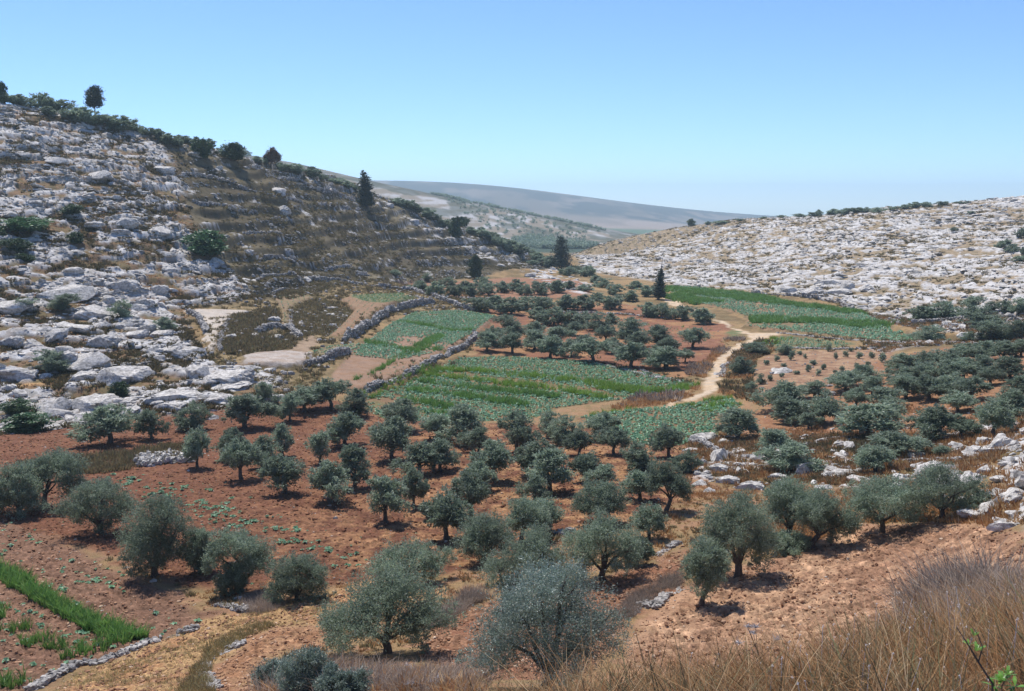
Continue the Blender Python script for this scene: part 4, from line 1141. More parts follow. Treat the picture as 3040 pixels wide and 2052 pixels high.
ROUND = [(0, .6, .26, .27), (-.27, .5, .2, .2), (.27, .52, .2, .2), (-.1, .78, .2, .17), (.13, .8, .18, .15), (-.18, .36, .17, .13), (.2, .36, .17, .13)]
WIDE = [(-.33, .45, .17, .24), (-.12, .62, .22, .26), (.12, .7, .2, .24), (.33, .5, .17, .24), (0, .4, .2, .2), (.2, .35, .16, .16)]
hero(6, 462, 1362, 655, 500, [(-.30, .36, .17, .20), (-.40, .30, .1, .13), (-.05, .66, .24, .24), (.10, .80, .17, .16), (.32, .62, .17, .2), (.18, .42, .17, .17), (-.14, .5, .16, .18), (.4, .45, .1, .14), (.24, .24, .1, .1)],
     'big olive with leaning forked trunk in the bottom centre', 34000, 0.16, (-0.02, 0), seed=601)
hero(12, 1010, 1400, 1400, 1170, [(-.30, .42, .13, .16), (-.04, .76, .22, .2), (.12, .86, .14, .13), (-.2, .66, .16, .16), (.2, .66, .2, .2), (.36, .5, .14, .13), (-.02, .5, .22, .22), (-.2, .3, .16, .18), (.1, .3, .2, .2), (-.36, .22, .12, .14), (.26, .4, .13, .14)],
     'tall silvery olive rising out of the dry grass, bottom centre', 70000, 0.12, (0.02, 0), seed=602, L=0.068, Wd=0.022, mat=M_silver)
hero(6, 1112, 1132, 430, 450, [(-.1, .5, .2, .2), (.15, .68, .25, .22), (.38, .72, .2, .2), (.55, .6, .2, .2), (.3, .88, .18, .13), (.05, .36, .14, .12), (.5, .45, .16, .12)],
     'olive with dark V-shaped trunk behind the silvery grass-side olive', 26000, 0.2, (0.0, 0), seed=603)
hero(6, 1640, 962, 390, 382, [(-.05, .62, .24, .28), (-.3, .5, .17, .22), (.25, .55, .2, .25), (.4, .4, .13, .16), (0, .85, .17, .13), (-.25, .3, .16, .13), (.22, .28, .17, .13)],
     'upright olive with short dark trunk above the white stone edge', 24000, 0.14, seed=604)
hero(6, 985, 862, 295, 290, [(-.1, .6, .25, .25), (.22, .62, .22, .25), (-.25, .4, .2, .22), (.1, .36, .24, .2), (.35, .4, .14, .2), (.05, .82, .18, .14)],
     'low rounded olive in mid orchard shading a pale stone', 20000, 0.12, seed=605)
hero(6, 1190, 760, 250, 260, [(.0, .7, .25, .22), (.3, .6, .22, .25), (.4, .4, .16, .2), (-.1, .5, .2, .16)],
     'thin olive with bare leaning stems behind the low rounded olive', 15000, 0.3, (0.04, 0), seed=606)
hero(6, 1620, 645, 290, 235, ROUND, 'wide pale olive directly behind the upright olive', 18000, 0.2, seed=607)
hero(6, 1290, 702, 240, 195, ROUND, 'small olive between the thin olive and upright olive', 14000, 0.2, seed=608)
hero(6, 1890, 735, 180, 200, ROUND, 'small airy olive to the right of the upright olive', 9000, 0.3, seed=609)
hero(6, 1830, 880, 150, 165, ROUND, 'small round olive beside the right end of the stone edge', 9000, 0.15, seed=621)
hero(6, 1982, 585, 225, 270, [(-.1, .72, .25, .22), (.2, .6, .22, .2), (.35, .45, .18, .16), (-.3, .55, .18, .18), (.05, .85, .18, .12)],
     'dark olive with leaning trunk left of the pale rocks', 16000, 0.25, (0.10, 0), seed=610)
hero(6, 560, 985, 395, 240, WIDE, 'wide grey olive half hidden behind the big forked olive', 20000, 0.15, seed=611)
hero(7, 1672, 562, 430, 315, [(-.05, .66, .25, .26), (-.32, .6, .17, .2), (.28, .5, .2, .22), (.42, .6, .12, .15), (.0, .86, .16, .12), (-.15, .42, .2, .18), (.2, .3, .2, .16)],
     'dark multi-stemmed olive casting deep shade beside white stones, right', 22000, 0.16, seed=612)
hero(7, 1325, 645, 425, 330, [(0, .6, .25, .25), (-.3, .55, .18, .22), (.3, .5, .2, .22), (.1, .8, .2, .16), (-.15, .76, .18, .17), (.42, .4, .12, .13), (-.2, .38, .17, .13), (.2, .34, .18, .12)],
     'olive on short forked trunk alone at the tilled field edge', 23000, 0.2, seed=613)
hero(7, 915, 735, 340, 335, [(.05, .6, .24, .25), (.35, .55, .22, .22), (.2, .8, .2, .17), (-.2, .65, .18, .2), (.55, .4, .16, .18), (.25, .36, .2, .16)],
     'olive with slanting trunk in the middle of the field edge', 22000, 0.22, (0.10, 0), seed=614)
hero(7, 790, 700, 330, 365, [(0, .6, .25, .25), (-.25, .55, .2, .22), (.25, .7, .22, .2), (0, .85, .2, .14), (-.15, .76, .18, .17)],
     'tall olive behind, between the slanting and the shaded olives', 20000, 0.2, seed=615)
hero(7, 780, 765, 245, 150, [(0, .5, .25, .3), (-.28, .45, .2, .28), (.28, .45, .2, .28), (.05, .25, .3, .2)],
     'low round olive bush on the field edge touching dark shade', 12000, 0.1, seed=616)
hero(7, 492, 905, 435, 485, [(0, .62, .25, .24), (-.28, .62, .19, .2), (.26, .52, .2, .2), (.1, .82, .2, .15), (-.12, .8, .18, .15), (-.2, .42, .18, .14), (.15, .36, .2, .14), (.4, .4, .12, .12)],
     'large twin-trunk olive casting long shade on tilled soil', 30000, 0.15, seed=617)
hero(7, 276, 1072, 265, 425, [(.1, .62, .26, .2), (-.1, .55, .24, .2), (.3, .55, .22, .18), (.0, .8, .25, .14), (.05, .42, .28, .13), (.3, .72, .18, .12)],
     'olive with thin slanting trunk nearest in the tilled field', 22000, 0.26, (0.14, 0), seed=618)
G6 = 'bushy olives at the left edge'
hero(4, 110, 1425, 300, 310, ROUND + [(-.3, .25, .2, .18), (.1, .22, .24, .18), (.35, .2, .14, .14)], 'bushy olive cut by the left edge, leaves to the ground', 24000, 0.12, seed=631)
hero(4, 268, 1385, 280, 310, [(-.2, .66, .22, .22), (.1, .8, .25, .18), (.42, .74, .24, .22), (.55, .5, .18, .22), (-.1, .5, .15, .15)], 'olive with visible dark trunk and open crown near left edge', 20000, 0.24, seed=632, tr=0.2)
hero(4, 590, 1535, 420, 325, ROUND + [(.05, .22, .16, .16), (.42, .6, .1, .13), (.1, .1, .1, .1)], 'broad olive with dark shadow left of the dense double olive', 24000, 0.12, seed=633)
hero(5, 960, 860, 420, 510, [(-.05, .72, .25, .2), (-.25, .52, .22, .18), (.2, .74, .22, .18), (.3, .55, .2, .18), (0, .45, .25, .2), (-.2, .26, .2, .16), (-.1, .14, .14, .1), (.15, .3, .2, .16), (0, .88, .14, .1)],
     'dense double olive with leaves to the ground, lower left', 34000, 0.12, seed=634)
hero(5, 1235, 832, 225, 285, ROUND + [(0, .2, .25, .18)], 'small bushy olive joined to the dense double olive', 15000, 0.1, seed=635)
hero(5, 1490, 950, 370, 400, [(.05, .72, .25, .2), (.3, .62, .2, .2), (-.22, .8, .18, .16), (-.3, .6, .15, .15), (.1, .5, .2, .15), (.38, .45, .12, .14)], 'open olive with bare slanting stems, lower left', 20000, 0.2, (0.05, 0), seed=636)
hero(5, 1440, 965, 220, 200, ROUND + [(0, .22, .3, .2)], 'low leafy olive in front of the slanting stems', 12000, 0.1, seed=637)
hero(5, 1840, 1000, 390, 300, ROUND + [(-.25, .22, .2, .18), (.1, .2, .26, .18), (.38, .2, .13, .14)], 'squat dark olive beside the straw coloured strip', 22000, 0.08, seed=638)
# grey shrubs on the bank, bottom
GS = 'grey-green shrubs on the bank'
SHR = [(0, .5, .28, .3), (-.3, .42, .2, .26), (.3, .42, .2, .26), (-.12, .75, .15, .16), (.16, .72, .15, .16), (0, .2, .4, .18)]
hero(5, 1720, 1560, 260, 240, SHR, 'left grey-green shrub on the bank, bottom edge', 20000, 0.1, seed=641, L=0.075, Wd=0.02, mat=M_silver, cat='shrub', name='grey_shrub', group=GS)
hero(5, 1900, 1590, 330, 330, SHR, 'tallest grey-green shrub on the bank, bottom edge', 26000, 0.1, seed=642, L=0.075, Wd=0.02, mat=M_silver, cat='shrub', name='grey_shrub', group=GS)
hero(5, 2120, 1630, 300, 230, SHR, 'right grey-green shrub on the bank, bottom edge', 20000, 0.1, seed=643, L=0.075, Wd=0.02, mat=M_silver, cat='shrub', name='grey_shrub', group=GS)
# ------------------------------------------------------------------ dry stone walls
WALLS = []


def dry_wall(k, pl, hpx, label, name='stone_wall', cat='stone wall', group='dry stone walls', thick=0.6, low=False, mat=None, loose=0.0, seed=[0]):
    seed[0] += 1
    r = np.random.default_rng(700 + seed[0])
    W = np.array([hit(*S(k, *p)) for p in pl])
    s = TILES[k][2]
    H = max(0.35, hpx / s * np.median(W[:, 1]) / FPX)
    seg = np.linalg.norm(np.diff(W[:, :2], axis=0), axis=1); cum = np.r_[0, np.cumsum(seg)]; L = cum[-1]
    WALLS.append(W); sz = float(np.clip(0.0027 * np.median(W[:, 1]), 0.24, 0.75))
    n = int(L / (sz * 0.8)) + 2; lay = max(1, int(round(H / (sz * 0.62)))); rows = max(1, int(round(thick / (sz * 0.8))))
    t = (np.tile(np.arange(n), lay * rows) + r.uniform(-0.4, 0.4, n * lay * rows)) / n * L
    ly = np.repeat(np.arange(lay), n * rows); rw = np.tile(np.repeat(np.arange(rows), n), lay)
    wob_ = (noise2(t * 0.25, t * 0 + seed[0], 5) - 0.5) * 1.6
    hvar = 0.25 + 1.25 * noise2(t * 0.22, t * 0 + seed[0] * 3.1, 6)
    keep = (ly + 0.5) / lay < hvar + (0.1 if lay > 1 else 1)
    keep &= r.random(len(t)) > loose
    t, ly, rw, wob_ = t[keep], ly[keep], rw[keep], wob_[keep]
    x = np.interp(t, cum, W[:, 0]); y = np.interp(t, cum, W[:, 1])
    x2 = np.interp(t + 0.5, cum, W[:, 0]); y2 = np.interp(t + 0.5, cum, W[:, 1]); x1 = np.interp(t - 0.5, cum, W[:, 0]); y1 = np.interp(t - 0.5, cum, W[:, 1])
    an = np.arctan2(y2 - y1, x2 - x1)
    off = (rw - (rows - 1) / 2) * sz * 0.8 + wob_ * 0.5 + r.normal(size=len(t)) * sz * (0.28 + loose)
    x = x - np.sin(an) * off; y = y + np.cos(an) * off
    d = 0.7
    z = np.minimum.reduce([hgt(x, y), hgt(x - np.sin(an) * d, y + np.cos(an) * d), hgt(x + np.sin(an) * d, y - np.cos(an) * d)])
    z = z + (ly + 0.30) * sz * 0.62 + r.normal(size=len(t)) * 0.05 * sz
    sc = np.c_[r.uniform(0.6, 1.7, len(t)), r.uniform(0.6, 1.3, len(t)), r.uniform(0.45, 1.1, len(t))] * sz
    V, F = merge(ROCK_S, r.integers(0, 8, len(t)), np.c_[x, y, z], an + r.normal(size=len(t)) * 0.35, sc, r.normal(size=(len(t), 2)) * 0.15)
    o = np_mesh(name, V, F, mat or M_wall)
    tag(o, label, cat, group); o['kind'] = 'thing'
    return o


BANKS = []
for a in [
    (1, [(1060, 770), (1180, 780), (1300, 792), (1500, 850), (1700, 900), (1950, 960), (2250, 1005)], 26, 'long grey terrace wall across the upper brown hillside'),
    (1, [(1210, 952), (1350, 960), (1450, 985), (1600, 1000)], 26, 'short terrace wall beneath the long upper hillside wall'),
    (1, [(1480, 700), (1650, 762), (1860, 795)], 26, 'dark wall just below the withered tree near the skyline'),
    (1, [(1880, 825), (2000, 880), (2240, 925)], 32, 'dark terrace wall left of the lone cypress'),
    (1, [(1370, 1165), (1480, 1178), (1560, 1136), (1680, 1128), (1800, 1182), (1960, 1222), (2030, 1218)], 18, 'curving wall that arches across the middle of the brown slope'),
    (1, [(1600, 1062), (1720, 1038), (1830, 1062)], 18, 'small arched wall above the curving wall on brown slope'),
    (1, [(1580, 1265), (1700, 1292), (1900, 1322), (2050, 1372), (2280, 1398)], 28, 'thick wall below the arching wall, running down to the right'),
    (1, [(1600, 1432), (1650, 1398), (1800, 1392), (1860, 1440)], 30, 'horseshoe wall round a scrubby hollow above the pale fields'),
    (1, [(1660, 1498), (1760, 1486), (1850, 1484)], 24, 'short wall closing the bottom of the horseshoe hollow'),
    (1, [(0, 645), (100, 652), (200, 672)], 18, 'dark wall remnant on the upper left rocks, left edge'),
    (1, [(130, 712), (300, 722), (500, 742)], 20, 'dark wall remnant lower on the upper left rocks'),
    (2, [(0, 735), (150, 750), (300, 770), (440, 790), (640, 812), (800, 862), (950, 922), (1000, 932)], 30, 'wall above the green terrace, reaching the middle orchard'),
    (2, [(250, 1112), (330, 1052), (500, 942), (640, 902), (760, 882)], 46, 'rough dark retaining wall between the two upper crop terraces'),
    (2, [(335, 1415), (500, 1352), (640, 1292), (800, 1202), (930, 1152), (1010, 1062)], 34, 'pale wall along the left side of the striped field'),
    (2, [(20, 1252), (100, 1222), (270, 1172)], 62, 'tall rubble retaining wall below the pale bare field'),
    (2, [(1640, 1218), (1900, 1282), (2157, 1332), (2270, 1350)], 9, 'low line of pale stones at the back of the striped field'),
    (3, [(720, 958), (860, 972), (1000, 988), (1300, 1010), (1480, 1012)], 14, 'low pale wall along the front of the far right crops'),
    (3, [(580, 732), (760, 742), (900, 752), (1100, 792), (1160, 830)], 26, 'brown wall between the right hill and far crops'),
    (3, [(810, 1048), (1060, 1052), (1300, 1047)], 10, 'thin stone line at the top of the sapling field'),
    (3, [(1500, 905), (1700, 895), (1900, 885), (2157, 884)], 26, 'stone terrace wall among olives on the far right'),
    (3, [(1300, 1012), (1700, 1010), (2157, 1006)], 14, 'broken pale wall above the dense right orchard'),
    (5, [(240, 1560), (360, 1482), (480, 1402), (620, 1392), (760, 1332), (900, 1262), (1000, 1247), (1120, 1212), (1230, 1172)], 34, 'long low pale wall between the left field and straw strip'),
    (5, [(1340, 1560), (1290, 1462), (1320, 1382), (1470, 1272)], 26, 'short curved stone edge on the straw strip, bottom'),
    (5, [(1340, 1032), (1420, 1042), (1540, 1077)], 22, 'small stone edge under the leafy lower left olives'),
    (7, [(240, 132), (330, 165), (450, 190), (580, 222)], 34, 'pale dry wall right of the lower green field'),
    (7, [(930, 292), (1040, 272), (1150, 282)], 30, 'broken pale wall between rocks and olives on the right'),
    (7, [(1390, 236), (1560, 232), (1800, 222)], 18, 'thin pale wall crossing the right dry grass slope'),
    (7, [(860, 142), (1000, 107), (1230, 97)], 22, 'white stone wall under the right orchard front row'),
    (7, [(0, 1092), (80, 1022), (190, 972)], 28, 'white stone edge below the slanting-trunk olive'),
    (7, [(0, 782), (90, 742), (180, 712)], 20, 'thin white stone edge behind the tilled strip'),
    (6, [(1370, 712), (1430, 695), (1480, 687)], 18, 'short stone edge between two mid orchard olives'),
    (6, [(1760, 1168), (1830, 1120), (1900, 1082)], 34, 'pale stone edge sloping up right of the silvery olive'),
    (6, [(740, 1569), (850, 1532), (940, 1492)], 40, 'pale rubble edge in the scrub at the bottom'),
    (4, [(1110, 252), (1170, 302), (1188, 375)], 30, 'dark wall on the left side of the grey track'),
    (4, [(1272, 472), (1300, 380), (1335, 290)], 18, 'stone kerb on the right side of the grey track'),
    (4, [(1510, 372), (1690, 345), (1735, 405)], 40, 'rough wall holding the narrow planted terrace'),
    (8, [(1020, 270), (1015, 470), (1090, 600)], 30, 'dark stones edging the scrubby hollow beside the narrow terrace'),
    (13, [(900, 925), (1150, 925), (1480, 940), (1740, 968), (1950, 985)], 20, 'stone wall through the back of the middle orchard'),
    (9, [(-10, 520), (150, 570), (330, 630)], 12, 'pale stones lining the right back corner of striped field'),
    (9, [(820, 590), (880, 480), (1000, 330), (1180, 240)], 12, 'low bank of stones on the right of the pale track'),
]:
    dry_wall(*a)

# heap of field stones
def heap(P, n, sz, label):
    r = np.random.default_rng(77); c = P.mean(0)
    q = []
    while len(q) < n:
        i = r.integers(0, len(P)); a = r.random() ** 0.6
        q.append(c * (1 - a) + (P[i] * (t := r.random()) + P[(i + 1) % len(P)] * (1 - t)) * a)
    q = np.array(q); z = hgt(q[:, 0], q[:, 1]) + r.random(n) * 0.4
    V, F = merge(ROCK_S, r.integers(0, 8, n), np.c_[q, z], r.uniform(0, 6.28, n), r.uniform(0.6, 1.5, (n, 3)) * sz, r.normal(size=(n, 2)) * 0.3)
    tag(np_mesh('stone_heap', V, F, M_lime), label, 'stone heap')


heap(F_rubble, 330, 0.42, 'heap of pale field stones behind the red soil, left')


# ------------------------------------------------------------------ rocks
def clear_of_trees(x, y, f=0.25):
    ok = np.ones(len(x), bool)
    for tx, ty, tz, w, h in TREES:
        ok &= (x - tx) ** 2 + (y - ty) ** 2 > (f * w) ** 2
    return ok


def scatter(P, n, r, accept=None, pad=0.0):
    out = []
    while sum(len(o) for o in out) < n:
        q = np.c_[r.uniform(P[:, 0].min(), P[:, 0].max(), n * 2), r.uniform(P[:, 1].min(), P[:, 1].max(), n * 2)]
        m = poly_sd(q[:, 0], q[:, 1], P) > pad
        if accept is not None:
            m &= accept(q[:, 0], q[:, 1]) > r.random(len(q))
        out.append(q[m])
    return np.concatenate(out)[:n]


def contour_angle(x, y):
    gx = GN.look(x + 6, y) - GN.look(x - 6, y); gy = GN.look(x, y + 6) - GN.look(x, y - 6)
    return np.arctan2(gy, gx) + np.pi / 2, gx / 12, gy / 12


def acc_rock(lo):
    def f(x, y):
        s = GV.look(x, y, ROCKY)
        for P in (F_track, F_pale, F_ledge_path, F_narrow, F_third, F_upper):
            s = np.where(poly_sd(x, y, P) > -1.0, -1, s)
        return np.where(s < 0, 0, lo + (1 - lo) * s)
    return f


ROCKS = []        # x,y,L,zone


def rocks(P, n, lo, hi, ex, zone, base=0.25, seed=1):
    r = np.random.default_rng(seed)
    q = scatter(P, n, r, acc_rock(base))
    L = np.clip(lo * (r.random(n) + 1e-4) ** (-ex), lo, hi)
    for (x, y), l in zip(q, L):
        ROCKS.append((x, y, l, zone))


rocks(Zn['left_rock'], 7600, 0.36, 3.4, 0.40, 0, 0.06, 801)
rocks(Zn['right_rock'], 14000, 0.5, 2.8, 0.38, 1, 0.09, 802)
rocks(Zn['brown'], 1300, 0.45, 3.0, 0.40, 2, 0.5, 803)
rocks(Zn['nose_rock'], 1000, 0.7, 4.0, 0.42, 2, 0.4, 804)
rocks(Zn['right_low_rock'], 950, 0.30, 2.8, 0.48, 3, 0.35, 805)
rocks(Zn['right_terr_rock'], 800, 0.35, 2.2, 0.45, 4, 0.5, 806)
_r = np.random.default_rng(817)
for zp, n_, lo_, hi_, zn in ((Zn['brown'], 6500, 0.40, 1.5, 2), (Zn['left_rock'], 3600, 0.5, 2.2, 0), (Zn['right_rock'], 3200, 0.8, 2.4, 1)):
    brk = lambda x, y: GV.look(x, y, RISER) * sstep(0.42, 0.55, fbm2(x * 0.09, y * 0.09, 2, 88)) * (acc_rock(1.0)(x, y))
    q = scatter(zp, n_, _r, brk)
    for (x, y), l in zip(q, np.clip(lo_ * (_r.random(n_) + 1e-4) ** -0.35, lo_, hi_)):
        ROCKS.append((x, y, l, zn))
rocks(F_scrub_a, 120, 0.4, 2.5, 0.4, 5, 1.0, 807); rocks(F_scrub_b, 90, 0.4, 2.5, 0.4, 5, 1.0, 808)
rocks(F_orch_right, 260, 0.25, 1.3, 0.4, 4, 1.0, 809); rocks(F_sapling, 130, 0.2, 1.0, 0.4, 4, 1.0, 810)
rocks(F_near_soil, 240, 0.06, 0.22, 0.3, 6, 1.0, 811); rocks(F_red, 420, 0.08, 0.34, 0.3, 6, 1.0, 812); rocks(F_mid_soil, 110, 0.07, 0.28, 0.3, 6, 1.0, 813)
rocks(F_leftfield, 130, 0.07, 0.3, 0.3, 6, 1.0, 814); rocks(F_orch_mid, 160, 0.2, 0.6, 0.3, 4, 1.0, 815)
RK_ = np.array(ROCKS)
rx, ry, rL, rz_ = RK_.T
keep = clear_of_trees(rx, ry, 0.3)
rx, ry, rL, rz_ = rx[keep], ry[keep], rL[keep], rz_[keep].astype(int)
ra, gx, gy = contour_angle(rx, ry)
rr3 = np.random.default_rng(820)
N = len(rx)
ra = ra + rr3.normal(size=N) * 0.45
ca, sa = np.cos(ra), np.sin(ra)
rsc = np.c_[rL * rr3.uniform(0.9, 1.35, N), rL * rr3.uniform(0.5, 0.9, N), rL * rr3.uniform(0.28, 0.6, N)]
rsc[rz_ == 0, 2] *= 0.78; rsc[rz_ == 1, 2] *= 0.6; rsc[rz_ == 1, 0] *= 1.35
rsc[:, 2] = np.minimum(rsc[:, 2], 1.7)
rzz = hgt(rx, ry) + rsc[:, 2] * rr3.uniform(0.0, 0.22, N)
tl = np.c_[(gx * ca + gy * sa), (-gx * sa + gy * ca)] * 0.45 + rr3.normal(size=(N, 2)) * 0.10
pu, pv = to_px(rx, ry, rzz)
inpic = (pu > -10) & (pu < 3050) & (pv > 0) & (pv < 2052)
app = np.where(inpic, rL / np.hypot(rx, ry), 0)
app[rz_ == 6] = 0
order = np.argsort(-app)
BIG = order[:270]
isbig = np.zeros(N, bool); isbig[BIG] = True
for zone, nm in ((0, 'limestone_outcrop'), (1, 'limestone_pavement'), (2, 'hillside_stones'), (3, 'pale_rocks'), (4, 'terrace_stones'), (5, 'bank_stones'), (6, 'field_stones')):
    for small in (True, False):
        m = (rz_ == zone) & ~isbig & ((rL < 1.6) == small)
        if not m.any():
            continue
        V, F = merge(ROCK_S if small else ROCK_M, rr3.integers(0, 8, m.sum()), np.c_[rx, ry, rzz][m], ra[m], rsc[m], tl[m])
        o = np_mesh(nm, V, F, M_lime if zone in (0, 1, 3, 2) else M_wall if zone != 6 else M_lime)
        o['kind'] = 'stuff'
        o['label'] = {0: 'white limestone rubble covering the left slope', 1: 'pale limestone sheets covering the right hill', 2: 'scattered stones on the brown hillside', 3: 'pale rocks in dry grass at the right', 4: 'stones on the right hand terraces', 5: 'stones in the scrubby banks', 6: 'small stones on the tilled soil'}[zone]

# boulders, one object each
LANDM = [(0, *S(1, 1282, 1230), 'round green bush'), (0, *S(1, 135, 1090), 'broad left bush'), (0, *S(4, 1230, 340), 'grey track'), (0, *S(4, 285, 540), 'footpath bush'), (0, *S(4, 378, 190), 'ledge shrubs'),
         (0, *S(4, 1600, 550), 'pale bare field'), (0, *S(4, 682, 700), 'bush between slabs'), (0, *S(1, 470, 1170), 'dark slope bush'), (0, *S(1, 600, 450), 'lone skyline tree'), (0, *S(1, 1430, 640), 'wide skyline tree'),
         (2, *S(2, 372, 280), 'lone cypress'), (2, *S(2, 885, 450), 'bright ridge oak'), (2, *S(2, 1505, 640), 'dark ridge pine'), (1, *S(3, 1050, 680), 'dark rock ledge'), (1, *S(3, 30, 640), 'bare topped cypress'), (1, *S(3, 1600, 950), 'stony terrace olives'), (1, *S(3, 2060, 460), 'right hill bushes'),
         (3, *S(7, 750, 220), 'olives among rocks'), (3, *S(7, 400, 180), 'pale dry wall'), (3, *S(7, 1670, 450), 'dark multi-stemmed olive'), (3, *S(7, 1350, 220), 'right orchard olives'), (3, *S(7, 1950, 230), 'right edge grass'),
         (4, *S(3, 1900, 1150), 'dense right orchard'), (4, *S(3, 900, 1130), 'saplings'), (4, *S(3, 1870, 860), 'stony terrace olives'), (5, *S(8, 1400, 350), 'scrubby hollow')]
ZW = {0: 'on the left slope', 1: 'on the right hill', 2: 'on the left ridge', 3: 'on the right slope', 4: 'on the right terraces', 5: 'in the scrubby bank', 6: 'on soil'}
lab_of = {}
